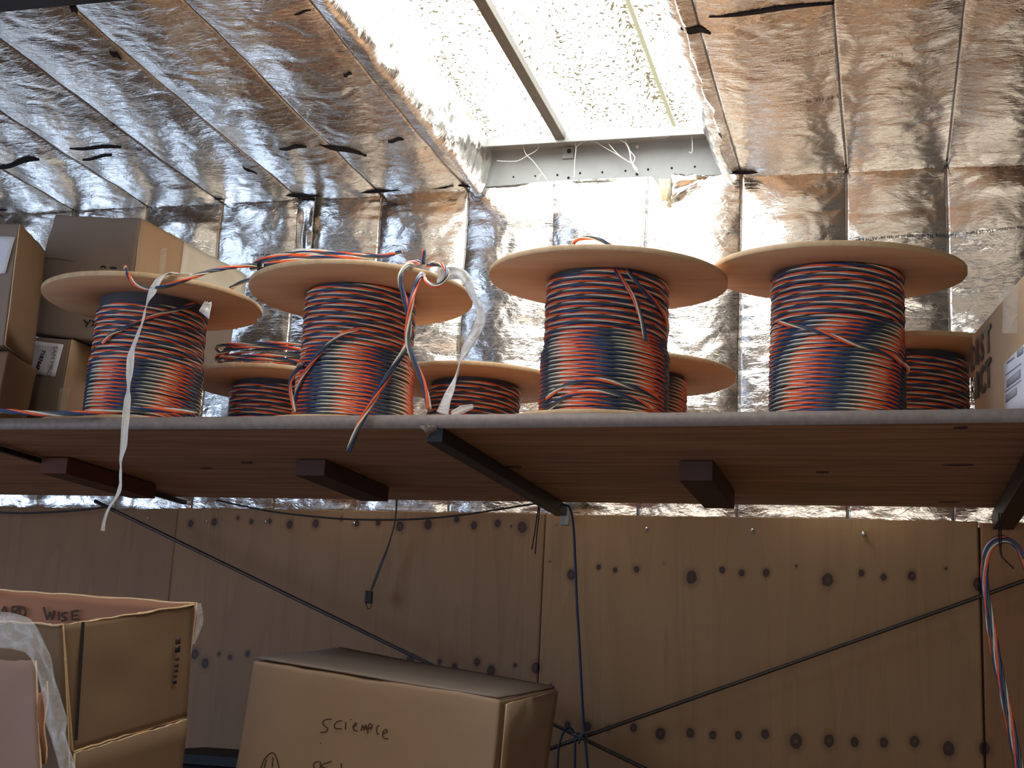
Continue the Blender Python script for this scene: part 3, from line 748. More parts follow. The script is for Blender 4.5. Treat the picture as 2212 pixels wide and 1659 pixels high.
# S1: loop from its flange over to the second spool, loose run along the shelf edge, slanting turn
f1z = .838 * k1 + .0125
cable('loose_cable', cpx([(272, 583, 2.86), (270, 577, 2.80), (275, 590, 2.72), (290, 612, 2.685), (318, 623, 2.68), (352, 620, 2.68), (395, 606, 2.70), (440, 590, 2.74), (500, 577, 2.82), (548, 573, 2.86), (566, 577, 2.88)]), S1, phase=2.2)
cable('loose_cable', cpx([(-60, 884, 2.712), (20, 889, 2.705), (90, 893, 2.705), (160, 893, 2.705), (225, 889, 2.712), (290, 885, 2.74), (360, 886, 2.76), (425, 889, 2.78)]), S1, phase=.6, lay=.17, rc=.0034, r=.0031)
def wrap(S, rad, pts, name='loose_cable', **k):
    """cable lying on a winding; pts = (pixel u, pixel v) hit on the front half of a cylinder"""
    l = np.array(S.location); out = []
    for u, v in pts:
        d = ray(u, v); a = d[0] ** 2 + d[1] ** 2; b = -2 * (d[0] * l[0] + d[1] * l[1]); c = l[0] ** 2 + l[1] ** 2 - rad ** 2
        disc = b * b - 4 * a * c
        t = (-b - math.sqrt(disc)) / (2 * a) if disc > 0 else -b / (2 * a)
        out.append(d * t)
    return cable(name, out, S, **k)
wrap(S1, .145, [(222, 742), (240, 722), (270, 708), (300, 696), (340, 680), (385, 668), (420, 657)], phase=1)
wrap(S2, .148, [(778, 708), (740, 722), (705, 748), (680, 775), (655, 812), (640, 850), (636, 886)], phase=2.5)
cable('loose_cable', cpx([(655, 790, 2.87), (640, 800, 2.85), (628, 820, 2.84), (627, 845, 2.84), (634, 872, 2.84), (640, 890, 2.84)]), S2, phase=.4)
wrap(S4, .153, [(1683, 697), (1700, 700), (1740, 708), (1790, 723), (1840, 741), (1890, 755), (1925, 768), (1948, 784)], phase=0)
cable('loose_cable', cpx([(1945, 783, 2.98), (1960, 793, 2.98), (1960, 803, 3.0), (1950, 812, 3.02)]), S4, phase=0)
# S2 knot of cable on the flange
f2 = .847 * k1
cable('loose_cable', cpx([(903, 566, 2.86), (880, 572, 2.755), (866, 592, 2.715), (865, 612, 2.71), (872, 640, 2.71), (880, 672, 2.71), (884, 705, 2.71), (882, 735, 2.71), (868, 765, 2.70), (845, 800, 2.695), (815, 850, 2.69), (790, 893, 2.685), (770, 930, 2.68), (752, 976, 2.68)]), S2, phase=1.9, lay=.20, rc=.0034, r=.0031)
cable('loose_cable', cpx([(911, 592, 2.80), (904, 601, 2.735), (895, 625, 2.72), (888, 655, 2.70), (883, 690, 2.70), (880, 735, 2.70), (890, 770, 2.70), (905, 805, 2.70), (918, 840, 2.70), (928, 885, 2.70)]), S2, phase=.2, lay=.22, rc=.0034, r=.0031)
cable('loose_cable', cpx([(914, 592, 2.80), (920, 607, 2.735), (936, 617, 2.72), (953, 613, 2.72), (965, 598, 2.72), (966, 585, 2.74), (955, 573, 2.78), (940, 571, 2.82), (925, 574, 2.86)]), S2, phase=3.0, lay=.16)
cable('cable_stub', cpx([(915, 572, 2.85), (915, 556, 2.85), (916, 539, 2.85)]), S2, phase=.8)
# bundle lying across the second flange
for dy, du, ph, y0 in ((0, 0, 0.3, 2.90), (-6, 8, 1.7, 2.93), (5, -4, 2.9, 2.87), (-9, -6, 4.0, 2.96)):
    cable('loose_cable', cpx([(545 + du, 580 + dy * .4, y0), (580 + du, 567 + dy, y0), (640 + du, 556 + dy, y0 + .02), (710 + du, 552 + dy * .7, y0 + .03), (780, 553 + dy * .4, y0 + .03), (830, 553, y0 + .02), (868 - abs(dy) * 3, 543 + abs(dy) * .9, y0 + .02)]), S2, phase=ph)
tube('tie_band', cpx([(563, 583, 2.85), (563, 572, 2.86)]), .009, M['clip'], S2, 10, .004)
cable('loose_cable', cpx([(497, 623, 3.0), (520, 611, 3.0), (545, 602, 3.02), (570, 596, 3.05)]), S1, phase=2.3)
# S3 ends
cable('loose_cable', cpx([(1318, 574, 2.86), (1332, 588, 2.815), (1352, 616, 2.80), (1370, 645, 2.80), (1383, 680, 2.80), (1391, 715, 2.80), (1395, 738, 2.80)]), S3, phase=2.4, lay=.22)
cable('loose_cable', cpx([(1350, 576, 2.86), (1362, 593, 2.82), (1385, 622, 2.82), (1412, 650, 2.85), (1432, 675, 2.90), (1441, 698, 2.94), (1440, 720, 2.96)]), S3, phase=.9, lay=.25)
cable('loose_cable', cpx([(1237, 533, 2.95), (1240, 522, 2.95), (1255, 515, 2.95), (1280, 514, 2.95), (1303, 521, 2.95), (1320, 532, 2.95)]), S3, phase=0)
wrap(S3, .149, [(1181, 862), (1210, 838), (1260, 822), (1310, 822), (1370, 838), (1420, 858)], phase=0.5)
wrap(S3, .149, [(1185, 885), (1220, 858), (1270, 845), (1320, 848), (1380, 866), (1410, 884)], phase=2.5)
box('shim', *(lambda p: (p[0] - .012, p[0] + .012, p[1], p[1] + .004, p[2] - .008, p[2] + .004))(PY(1337, 577, 2.835)), M['card_edge'], S3)
# torn paper tufts in S1
q = [PY(430, 672, 2.80), PY(452, 690, 2.81), PY(458, 655, 2.82), PY(440, 652, 2.80)]
panel('paper_scrap', q, (0, .001, 0), [M['wrap'], M['wrap']], S1, 8, .006)
# coil of cable lying on the back-left spool
coil = thing('cable_coil', 'loose coil of twisted cable lying on the back left spool', 'cable coil', (xr1 - .02, 3.52, .828))
for kk in range(15):
    rad = .118 + .010 * (kk % 3) + .001 * kk; zz = .836 + .0115 * (kk // 2) + .003 * (kk % 2)
    a = np.linspace(0, 2 * np.pi, 26) + kk * .7; ex = .008 * math.sin(kk * 2.1)
    cable('coil_turn', [(xr1 + .02 + ex + rad * math.cos(q_) * 1.3, 3.53 + rad * math.sin(q_) * .8, zz + .006 * math.sin(q_ * 2 + kk)) for q_ in a], coil, phase=kk, step=.009)

# ================================================================== PLASTIC STRIPS
o = ribbon('plastic_strip', cpx([(420, 607, 2.90), (395, 594, 2.80), (368, 590, 2.74), (345, 600, 2.69), (325, 640, 2.67), (308, 690, 2.665), (293, 735, 2.66), (284, 765, 2.655), (281, 800, 2.65), (276, 850, 2.645), (272, 900, 2.64), (268, 955, 2.64), (262, 1010, 2.64), (259, 1052, 2.64), (250, 1078, 2.64), (235, 1100, 2.64), (226, 1125, 2.64), (222, 1147, 2.64)]),
           [.02, .026, .022, .017, .018, .018, .019, .008, .015, .017, .015, .014, .016, .018, .008, .009, .011, .006], M['wrap'], None, [0, .1, -.2, .2, .1, 1.0, .2, 0, .3, -.2, .1, .9, .3, .1])
tag(o, 'milky plastic strip hanging over the leftmost spool and past the shelf edge', 'plastic strip')
o = ribbon('plastic_strip', cpx([(945, 600, 2.80), (975, 590, 2.78), (1003, 598, 2.76), (1022, 640, 2.76), (1038, 680, 2.76), (1030, 712, 2.76), (1008, 750, 2.76), (994, 785, 2.76), (982, 820, 2.755), (966, 860, 2.75), (956, 893, 2.75)]),
           [.03, .028, .024, .020, .018, .026, .022, .014, .012, .022, .028], M['wrap'], None, [0, .4, .1, .5, -.2, .2, .9, .2, 0])
tag(o, 'milky plastic strip draped from the second spool down to the shelf', 'plastic strip')
o = ribbon('plastic_strip', cpx([(975, 893, 2.76), (1000, 884, 2.76), (1022, 877, 2.76)]), [.012, .018, .010], M['wrap'], None, [0, .4])
tag(o, 'short crumpled scrap of milky plastic on the shelf edge', 'plastic scrap')
q = cpx([(612, 548, 3.02), (735, 551, 3.0), (722, 544, 3.06), (640, 537, 3.06)])
o = panel('plastic_sheet', q, (0, 0, .001), [M['wrap'], M['wrap']], None, 12, .004)
tag(o, 'crumpled milky plastic sheet lying on top of the second spool', 'plastic sheet')

# ================================================================== BOXES ON THE SHELF
def ext(q4, vec): q4 = np.asarray(q4, float); return q4 + np.asarray(vec, float)
def carton(name, front, back, mat, label, n=12, wob=.003, seed=0, cat='cardboard box', group=None):
    """front/back: BL BR TR TL"""
    f = np.asarray(front, float); b = np.asarray(back, float)
    t = thing(name, label, cat, np.append(((f[0] + f[1] + b[0] + b[1]) / 4)[:2], min(f[0][2], f[1][2], b[0][2], b[1][2])), group)
    hexa('carton_body', [f[0], f[1], b[1], b[0], f[3], f[2], b[2], b[3]], mat, t, n=n, wob=wob, seed=seed)
    return t
GB = 'cartons stacked at the left end of the shelf'
# C: small carton with white label
Cf = np.array([PY(-8, 905, 3.21), PY(136, 905, 3.21), PY(155, 725, 3.22), PY(28, 719, 3.22)]); Cf[0][2] = Cf[1][2] = SZ1 + .001
Cf[0][0] -= .02; Cf[1][0] = Cf[2][0] - .012; Cf[2][2] -= .010; Cf[3][2] -= .004
Cb = Cf + np.array([.03, .42, 0.0]); Cb[2:, 2] -= .02
boxC = carton('cardboard_carton', Cf, Cb, M['card_grey'], 'small grey-brown carton with a white handwritten label, under the big carton', seed=1, group=GB)
plC = plane_of(Cf)
nC = -plC[1] / np.linalg.norm(plC[1]) if plC[1][1] > 0 else plC[1] / np.linalg.norm(plC[1])
lq = [PP(u, v, *plC) + nC * .004 for u, v in ((33, 802), (121, 815), (139, 745), (53, 734))]
lab = panel('label', lq, nC * -.0006, [M['paper'], M['paper']], boxC, 8, .0006); lab['label'] = 'white handwritten label'
def ttext(s, u, v, ang_px, size, pl, n, mat, parent, bold=0):
    """writing at a pixel of a plane, running along the direction to a second pixel"""
    p = PP(u, v, *pl); q2 = PP(ang_px[0], ang_px[1], *pl); ex = q2 - p; ex /= np.linalg.norm(ex); ey = np.cross(n, ex)
    return text_on('lettering', s, size, p + n * .0056, ex, ey, mat, parent, bold=bold, lift=0)
ttext('SAM MRO', 119, 748, (104, 808), .020, plC, nC, M['paper_print'], boxC)
ttext('7187668', 94, 756, (80, 796), .017, plC, nC, M['ink'], boxC, .0004)
ttext('W.MR.BC', 70, 747, (55, 792), .016, plC, nC, M['ink'], boxC, .0006)
o = ribbon('tape', [PP(u, v, *plC) + nC * .004 for u, v in ((142, 840), (138, 865), (134, 892))], .03, M['tape'], boxC)
# side of C, its lit look painted in as paler tan
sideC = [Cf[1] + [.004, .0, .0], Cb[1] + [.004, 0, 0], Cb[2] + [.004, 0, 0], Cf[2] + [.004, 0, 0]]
panel('side_panel', sideC, (-.003, 0, 0), [M['card_tan'], M['card_edge']], boxC, 10, .002)['label'] = 'tan side, painted pale as if lit'
# B: large carton; shaded front painted grey-brown, lit side painted tan
Bf = np.array([PY(41, 716, 3.22), PY(215, 738, 3.24), PY(303, 472, 3.26), PY(119, 462, 3.26)])
Bf[1] = PY(268, 742, 3.24)
Br = PY(520, 578, 3.86); Bb = np.array([Bf[0] + [.08, .40, .01], Bf[1] + [.10, .42, .01], Bf[2] + [.13, .42, -.045], Bf[3] + [.10, .40, -.015]])
boxB = carton('cardboard_carton', Bf, Bb, M['card_grey'], 'large grey-brown carton with a pale taped side, topmost at the left', seed=2, wob=.004, group=GB)
nB = -plane_of(Bf)[1]; nB = nB / np.linalg.norm(nB); nB = nB if nB[1] < 0 else -nB
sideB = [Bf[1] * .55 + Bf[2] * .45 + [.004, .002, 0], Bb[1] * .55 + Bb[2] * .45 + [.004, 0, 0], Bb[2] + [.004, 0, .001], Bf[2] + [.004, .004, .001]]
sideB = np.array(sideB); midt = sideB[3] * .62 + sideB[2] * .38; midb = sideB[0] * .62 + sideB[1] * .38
panel('side_panel', [sideB[0], midb, midt, sideB[3]], (-.003, 0, 0), [M['card_tan'], M['card_edge']], boxB, 12, .002)['label'] = 'tan side, painted as if lit'
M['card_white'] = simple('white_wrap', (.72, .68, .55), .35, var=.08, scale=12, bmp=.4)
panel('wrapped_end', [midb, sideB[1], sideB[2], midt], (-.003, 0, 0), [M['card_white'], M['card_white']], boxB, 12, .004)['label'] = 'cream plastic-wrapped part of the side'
pt = lambda s, h: sideB[0] * (1 - s) * (1 - h) + sideB[1] * s * (1 - h) + sideB[2] * s * h + sideB[3] * (1 - s) * h
ribbon('tape', [pt(.2, .1) + [.004, 0, 0], pt(.195, .4) + [.004, 0, 0], pt(.19, .72) + [.004, 0, 0]], .03, M['film'], boxB, wrinkle=.001)
strokes('lettering', [[(183, 693), (192, 701)], [(198, 692), (190, 703), (188, 708)], [(201, 694), (214, 706)], [(213, 695), (200, 706)], [(214, 696), (222, 698)]], plane_of(Bf), .0022, M['ink'], boxB, .006)
strokes('lettering', [[(219, 580), (226, 577), (231, 581)], [(240, 580), (254, 581)]], plane_of(Bf), .003, M['ink'], boxB, .006)
strokes('crease', [[(84, 556), (130, 560), (200, 572), (290, 583)]], plane_of(Bf), .0012, M['card_brown'], boxB, .003)
# A: carton at the far left edge with paper label
Af = np.array([PY(-110, 745, 2.93), PY(8, 745, 2.93), PY(41, 484, 2.95), PY(-90, 478, 2.95)]); Ab = Af + np.array([[-.07, .22, 0]] * 4)
boxA = carton('cardboard_carton', Af, Ab, M['card_grey'], 'carton cut off by the left picture edge, torn white paper on it', seed=3, group=GB)
plA = plane_of(Af); nA = plA[1] / np.linalg.norm(plA[1]); nA = nA if nA[1] < 0 else -nA
lq = [PP(u, v, *plA) + nA * .005 for u, v in ((-60, 600), (14, 592), (35, 513), (-60, 510))]
panel('label', lq, nA * -.0006, [M['paper'], M['paper']], boxA, 8, .001)['label'] = 'torn white paper label'
sA = [Af[1] + [.004, 0, 0], Ab[1] + [.004, 0, 0], Ab[2] + [.004, 0, 0], Af[2] + [.004, 0, 0]]
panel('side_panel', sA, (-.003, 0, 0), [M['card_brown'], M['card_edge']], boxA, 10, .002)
# D: carton under A
Df = np.array([PY(-110, 900, 2.95), PY(-4, 900, 2.95), PY(20, 757, 2.96), PY(-100, 753, 2.96)]); Df[0][2] = Df[1][2] = SZ1 + .001; Df[1][0] = Df[2][0] - .01
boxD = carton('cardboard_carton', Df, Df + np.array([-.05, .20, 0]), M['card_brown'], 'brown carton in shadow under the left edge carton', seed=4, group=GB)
# white papers between the cartons and the rear spool
q = [PY(445, 880, 3.42), PY(497, 885, 3.42), PY(503, 790, 3.44), PY(447, 788, 3.44)]
bx = carton('cardboard_carton', np.array([[q[0][0], 3.80, SZ1], [q[1][0] + .02, 3.80, SZ1], [q[2][0] + .02, 3.80, .74], [q[3][0], 3.80, .74]]), np.array([[q[0][0], 3.835, SZ1], [q[1][0] + .02, 3.835, SZ1], [q[2][0] + .02, 3.835, .74], [q[3][0], 3.835, .74]]), M['card_white'], 'small cream carton glimpsed between the first two spools', n=5, seed=5)
# E: tall carton at the right with printed text
Ez0 = SZ1 + .003; eA = np.array([.193, 3.20, 0]); eB = np.array([.262, 2.68, 0])
topA = PY(2098, 724, 3.20)[2]; pE = PP(2212, 590, eA, np.cross(eB - eA, [0, 0, 1])); sE = (pE[1] - 3.20) / (eB[1] - 3.20); slope = (pE[2] - topA) / sE
topB = topA + slope
def ev(p, z): return np.array([p[0], p[1], z])
wE = np.array([.42, .055, 0])
boxE = carton('cardboard_carton', [ev(eB, Ez0), ev(eB + wE, Ez0), ev(eB + wE, topB), ev(eB, topB)], [ev(eA, Ez0), ev(eA + wE, Ez0), ev(eA + wE, topA + .03), ev(eA, topA)], M['card_tan'], 'tall tan carton with large black lettering at the right end of the shelf', seed=6, wob=.001)
eE = (eB - eA) / np.linalg.norm(eB - eA); nE = np.cross(eE, [0, 0, 1]); nE = nE / np.linalg.norm(nE); nE = nE if nE[0] < 0 else -nE
plE = (eA, nE)
def et(s, u, v, h, wid):
    p = PP(u, v, *plE)
    return text_on('lettering', s, 1.0, p + nE * .003, eE * wid, np.array([0, 0, 1.0]) * h, M['ink'], boxE, bold=.02, lift=0, extrude=.0)
def letter(ch, u0, u1, vb, vt):
    """one printed letter spanning two pixel columns of the carton side"""
    p0 = PP(u0, vb, *plE); p1 = PP(u1, vb, *plE); pt_ = PP((u0 + u1) / 2, vt, *plE); h = (pt_[2] - PP((u0 + u1) / 2, vb, *plE)[2]) / .70
    w = np.linalg.norm((p1 - p0)[:2]) / {'I': .16, 'T': .62, 'S': .58, 'C': .64, 'R': .60, 'D': .62}[ch]
    p0[2] = PP((u0 + u1) / 2, vb, *plE)[2]
    p0 = p0 - eE * w * .04
    return text_on('lettering', ch, 1.0, p0 + nE * .003, eE * w, np.array([0, 0, 1.0]) * h, M['ink'], boxE, bold=.03, lift=0, extrude=.0)
letter('T', 2131, 2144, 760, 703); letter('S', 2119, 2129, 775, 719); letter('I', 2111, 2114.5, 787, 731); letter('D', 2100, 2107, 800, 744)
letter('T', 2132.5, 2144.5, 835, 774); letter('C', 2119, 2131, 848, 790); letter('I', 2112, 2116, 858, 802); letter('R', 2101, 2109, 864, 812)
lq = [PP(u, v, *plE) + nE * .003 for u, v in ((2174, 905), (2240, 880), (2240, 720), (2171, 786))]
lb = panel('shipping_label', lq, nE * -.0006, [M['paper'], M['paper']], boxE, 6, .0004); lb['label'] = 'white shipping label'
def eq(name, pts, mat, par, lift=.0045):
    q = [PP(u, v, *plE) + nE * lift for u, v in pts]; return panel(name, q, nE * -.0004, [mat, mat], par, 3, 0)
M['print_grey'] = plain('barcode_grey', (.36, .39, .42), .8)
eq('barcode', ((2179, 838), (2208, 815), (2208, 797), (2179, 822)), M['print_grey'], lb); eq('barcode', ((2177, 870), (2200, 852), (2200, 836), (2177, 854)), M['print_grey'], lb)
eq('print_line', ((2176, 812), (2210, 786), (2210, 784), (2176, 810)), M['print_grey'], lb); eq('print_line', ((2175, 848), (2210, 822), (2210, 820), (2175, 846)), M['print_grey'], lb)
eq('print_line', ((2179, 786), (2196, 773), (2196, 770), (2179, 782)), M['print_grey'], lb); eq('barcode', ((2202, 772), (2214, 762), (2214, 748), (2202, 758)), M['print_grey'], lb)
o = ribbon('tape', [PP(u, v, *plE) + nE * .003 for u, v in ((2200, 615), (2199, 660), (2197, 720))], .05, M['film'], boxE, wrinkle=.0008)

# ================================================================== BOXES BELOW
lowz = -.78; LB = lowz - .004
ls = thing('lower_shelf', 'lower plywood shelf carrying the big cartons below the frame', 'shelf', (-1.0, 3.0, -1.6))
box('board', -3.4, .6, 1.75, 3.75, lowz - .03, LB, M['shelf_under'], ls)
for x_ in (-3.3, -1.4, .5):
    for y_ in (1.85, 3.65): box('leg', x_ - .03, x_ + .03, y_ - .03, y_ + .03, -1.6, lowz - .03, M['steel_dark'], ls)
# science carton
G = {'FL': PY(545, 1425, 2.72), 'FR': PY(1080, 1511, 2.62), 'BR': PY(1203, 1488, 3.02), 'BL': PY(735, 1404, 3.10)}
down = {}
dl = PY(508, 1659, 2.72) - G['FL']; dl = dl / abs(dl[2]); dr = PY(1067, 1659, 2.62) - G['FR']; dr = dr / abs(dr[2]); db = PY(1186, 1600, 3.02) - G['BR']; db = db / abs(db[2])
def dn(p, d): return p + d * (p[2] - lowz)
fB = [dn(G['FL'], dl), dn(G['FR'], dr), G['FR'], G['FL']]; bB = [dn(G['BL'], dl * [.5, 1, 1]), dn(G['BR'], db), G['BR'], G['BL']]
sci = carton('cardboard_carton', fB, bB, M['card_tan2'], 'large tilted carton marked Science with an arrow, centre foreground', wob=.003, seed=7, n=16)
plS = plane_of(fB)
SZ_ = lambda pts: [(400 + x * .27663, 1200 + y * .27663) for x, y in pts]
strokes('lettering', [SZ_(l) for l in [[(1150, 1278), (1105, 1282), (1080, 1305), (1098, 1332), (1120, 1352), (1105, 1375), (1062, 1383)], [(1232, 1290), (1195, 1298), (1172, 1325), (1182, 1352), (1228, 1352)],
    [(1262, 1300), (1256, 1360)], [(1298, 1276), (1303, 1284)], [(1318, 1342), (1342, 1322), (1335, 1308), (1316, 1340), (1330, 1366), (1352, 1372)], [(1378, 1370), (1392, 1325), (1402, 1362), (1418, 1322), (1424, 1366)],
    [(1430, 1392), (1442, 1318), (1468, 1326), (1452, 1362)], [(1400, 1340), (1440, 1350), (1460, 1335)], [(1522, 1325), (1502, 1345), (1505, 1390), (1522, 1395)], [(1550, 1392), (1585, 1375), (1572, 1358), (1548, 1385), (1556, 1424), (1592, 1430)],
    [(598, 1659), (628, 1588), (685, 1540), (720, 1580), (740, 1659)], [(640, 1595), (624, 1659)], [(692, 1575), (685, 1655)], [(1052, 1610), (1018, 1618), (1008, 1640), (1016, 1665)], [(1062, 1610), (1060, 1665)], [(1150, 1608), (1066, 1640), (1110, 1665)], [(1225, 1622), (1228, 1665)], [(1062, 1462), (1068, 1466)]]],
    plS, .0012, M['ink_brown'], sci, .0035)
sd = plane_of([fB[1], bB[1], bB[2], fB[2]])
strokes('flap_gap', [[(1081, 1513), (1110, 1507), (1140, 1500)], [(1150, 1497), (1175, 1493), (1196, 1488)]], (G['FR'] + [0, -.004, .002], np.cross(G['BR'] - G['FR'], G['FL'] - G['FR'])), .002, M['dark_gap'], sci, .001)
nS = sd[1] / np.linalg.norm(sd[1]); nS = nS if nS[0] > 0 else -nS
p0_ = fB[2] + nS * .004; p1_ = fB[1] + nS * .004
ax = (bB[2] - fB[2]) / np.linalg.norm(bB[2] - fB[2])
panel('side_panel', [p1_ + ax * .028, bB[1] + nS * .004, bB[2] + nS * .004 - [0, 0, .004], p0_ + ax * .035 - [0, 0, .010]], -nS * .003, [M['card_tan2'], M['card_edge']], sci, 10, .0015)
# warped top flap, darker tone painted for shade from the shelf
panel('top_flap', [G['FL'] + [.004, .003, .0050], G['FR'] + [-.004, .003, .0050], G['BR'] + [-.004, -.004, .0050], G['BL'] + [0, 0, .0055]], (0, 0, -.003), [M['card_grey'], M['card_grey']], sci, 14, .0015, 3)

# open carton with raised flaps at lower left
yf, yb2 = 2.15, 2.42
oc = thing('open_carton', 'open brown carton with raised torn flaps marked ard wise, lower left corner', 'cardboard box', (-1.6, 2.3, lowz))
e1 = PY(136, 1350, yf); e2 = PY(421, 1306, yb2); g1 = PY(160, 1622, yf + .01); g2 = PY(401, 1549, yb2)
thn = np.array([-.005, -.001, 0])
panel('side_flap', [g1, g2, e2, e1], thn, [M['card_brown'], M['card_edge']], oc, 20, .003, 1)['label'] = 'raised brown side flap'
b0 = PY(-60, 1270, yb2 - .05); b0b = b0 - [0, 0, .42]; e2b = e2 - [.01, 0, .42]
panel('back_panel', [b0b, e2b, e2 + [0, .004, .004], b0], (0, .005, 0), [M['card_inner'], M['card_edge']], oc, 22, .003, 2)['label'] = 'reddish inner face of the back flap'
f0 = PY(-60, 1340, yf - .02); f0b = f0 - [0, 0, .6]; e1b = PY(150, 1700, yf)
panel('front_flap', [f0b, e1b, e1, f0], (0, .005, 0), [M['card_brown'], M['card_edge']], oc, 20, .003, 3)
pf = plane_of([f0b, e1b, e1, f0])
g1d = g1 + (g1 - e1) * 1.3; g2d = g2 + (g2 - e2) * 1.5 + [-.004, 0, 0]
g1d[2] = g2d[2] = lowz
panel('side_panel', [g1d, g2d, g2 + [.004, 0, -.004], g1 + [.004, 0, -.004]], thn, [M['card_brown'], M['card_edge']], oc, 20, .002, 4)
hexa('carton_body', [g1d + [-.7, 0, 0], g1d + [-.01, 0, 0], g2d + [-.01, .0, 0], g2d + [-.7, 0, 0], g1 + [-.7, .02, -.02], g1 + [-.01, .02, -.02], g2 + [-.01, 0, -.02], g2 + [-.7, 0, -.02]], M['card_brown'], oc, n=8)
AZ = lambda pts: [(x * .27663, 1200 + y * .27663) for x, y in pts]
pb = plane_of([b0b, e2b, e2, b0])
strokes('lettering', [AZ(l) for l in [[(5, 470), (42, 398)], [(42, 398), (66, 470)], [(18, 442), (60, 440)], [(97, 470), (102, 402)], [(102, 402), (138, 402), (138, 425), (104, 436)], [(104, 436), (145, 472)],
    [(160, 470), (152, 400)], [(150, 400), (190, 415), (206, 445), (190, 470), (160, 474)], [(346, 403), (376, 503)], [(376, 503), (396, 440)], [(396, 440), (410, 503)], [(410, 503), (430, 428)], [(464, 438), (466, 506)],
    [(530, 448), (500, 450), (488, 468), (508, 482), (524, 492), (510, 505), (484, 510)], [(566, 440), (570, 500)], [(560, 442), (620, 430)], [(568, 470), (612, 466)], [(570, 500), (626, 497)]]], pb, .0022, M['ink_brown'], oc, .004)
psd = plane_of([g1, g2, e2, e1])
strokes('printed_line', [[(174, 1345), (172, 1380)], [(172, 1380), (168, 1440), (163, 1520), (158, 1600)]], psd, .0035, M['ink'], oc, .007)
psn = psd[1] / np.linalg.norm(psd[1]); psn = psn if psn[0] > 0 else -psn
psm = plane_of([g2, e2, (e1 + g1) / 2, (e1 + g1) / 2])
psm = (g2, np.cross(e2 - g2, (e1 + g1) / 2 - g2))
def sdq(name, pts, mat, lift=.007): return panel(name, [PP(u, v, *psm) + psn * lift for u, v in pts], -psn * .0004, [mat, mat], oc, 3, 0)
sdq('printed_mark', ((373, 1394), (384, 1392), (385, 1378), (374, 1379)), M['ink_brown']); sdq('printed_mark', ((372, 1412), (383, 1410), (384, 1396), (373, 1397)), M['ink'])
for u, v in ((377, 1424), (376, 1438), (375, 1449), (373, 1461), (372, 1474)): sdq('printed_mark', ((u - 4, v + 5), (u + 4, v + 4), (u + 4, v - 4), (u - 4, v - 4)), M['ink_brown'] if v != 1474 else M['ink'])
# front lower flap (dusty pink) and its taped, torn edge
pk = [PY(-60, 1760, 2.02), PY(92, 1760, 2.04), PY(76, 1428, 2.07), PY(-60, 1424, 2.06)]
panel('outer_flap', pk, (0, .005, 0), [M['card_pink'], M['card_edge']], oc, 14, .002, 6)['label'] = 'dusty pinkish outer flap'
panel('torn_strip', [PY(78, 1650, 2.06), PY(96, 1650, 2.06), PY(101, 1475, 2.06), PY(85, 1500, 2.06)], (0, .004, 0), [M['card_inner'], M['card_edge']], oc, 12, .006, 8)
ribbon('tape', cpx([(-40, 1360, 2.04), (20, 1362, 2.02), (60, 1378, 2.01), (82, 1412, 2.01), (98, 1460, 2.01), (112, 1520, 2.01), (128, 1580, 2.01), (150, 1680, 2.01)]), [.06, .06, .055, .035, .03, .03, .03, .032], M['film'], oc, wrinkle=.010)
q_ = [PP(u, v, *plane_of([g1d, g2d, g2, g1])) + psn * .008 for u, v in ((222, 1660), (300, 1640), (300, 1580), (232, 1602))]
panel('tape', q_, -psn * .0005, [M['tape'], M['tape']], oc, 10, .004)
q_ = [PP(u, v, *plane_of([g1d, g2d, g2, g1])) + psn * .010 for u, v in ((268, 1657), (298, 1650), (300, 1640), (272, 1645))]
panel('paper_scrap', q_, -psn * .0005, [M['paper'], M['paper']], oc, 8, .003)
ribbon('corner_tape', [e2 + [.004, .002, .002], e2 + [.012, .004, -.03], e2 + [.004, 0, -.075]], [.012, .016, .006], M['film'], oc, wrinkle=.002)
for a_, b_, w_ in ((e1, e2, .0022), (f0, e1, .0026), (g1, g2, .0020), (b0 + [0, -.002, 0], e2 + [0, -.002, .002], .0024)):
    n_ = 40; t_ = np.linspace(0, 1, n_)[:, None]; pp_ = np.asarray(a_) * (1 - t_) + np.asarray(b_) * t_
    pp_[:, 2] += .0022 * noise2(t_[:, 0] * 14, t_[:, 0] * 0 + w_ * 1000, 4); pp_[:, 1] -= .001
    tube('torn_edge', pp_, w_ * .8, M['card_edge'], oc, 6, .01, spline=False)
# navy tote between the cartons
tt_ = thing('plastic_tote', 'dark navy plastic tote lid between the two lower cartons', 'storage tote', (-1.62, 3.2, lowz))
ta_ = PY(395, 1630, 3.18); tb_ = PY(520, 1640, 3.18)
hexa('lid', box8(ta_[0] - .12, tb_[0] + .2, 3.18, 3.52, ta_[2] - .022, ta_[2] + .002), M['tote'], tt_, n=6, wob=.001, rnd=.008)
hexa('tub', box8(ta_[0] - .10, tb_[0] + .18, 3.20, 3.50, lowz, ta_[2] - .024), M['tote'], tt_, n=6, wob=.001, rnd=.006)

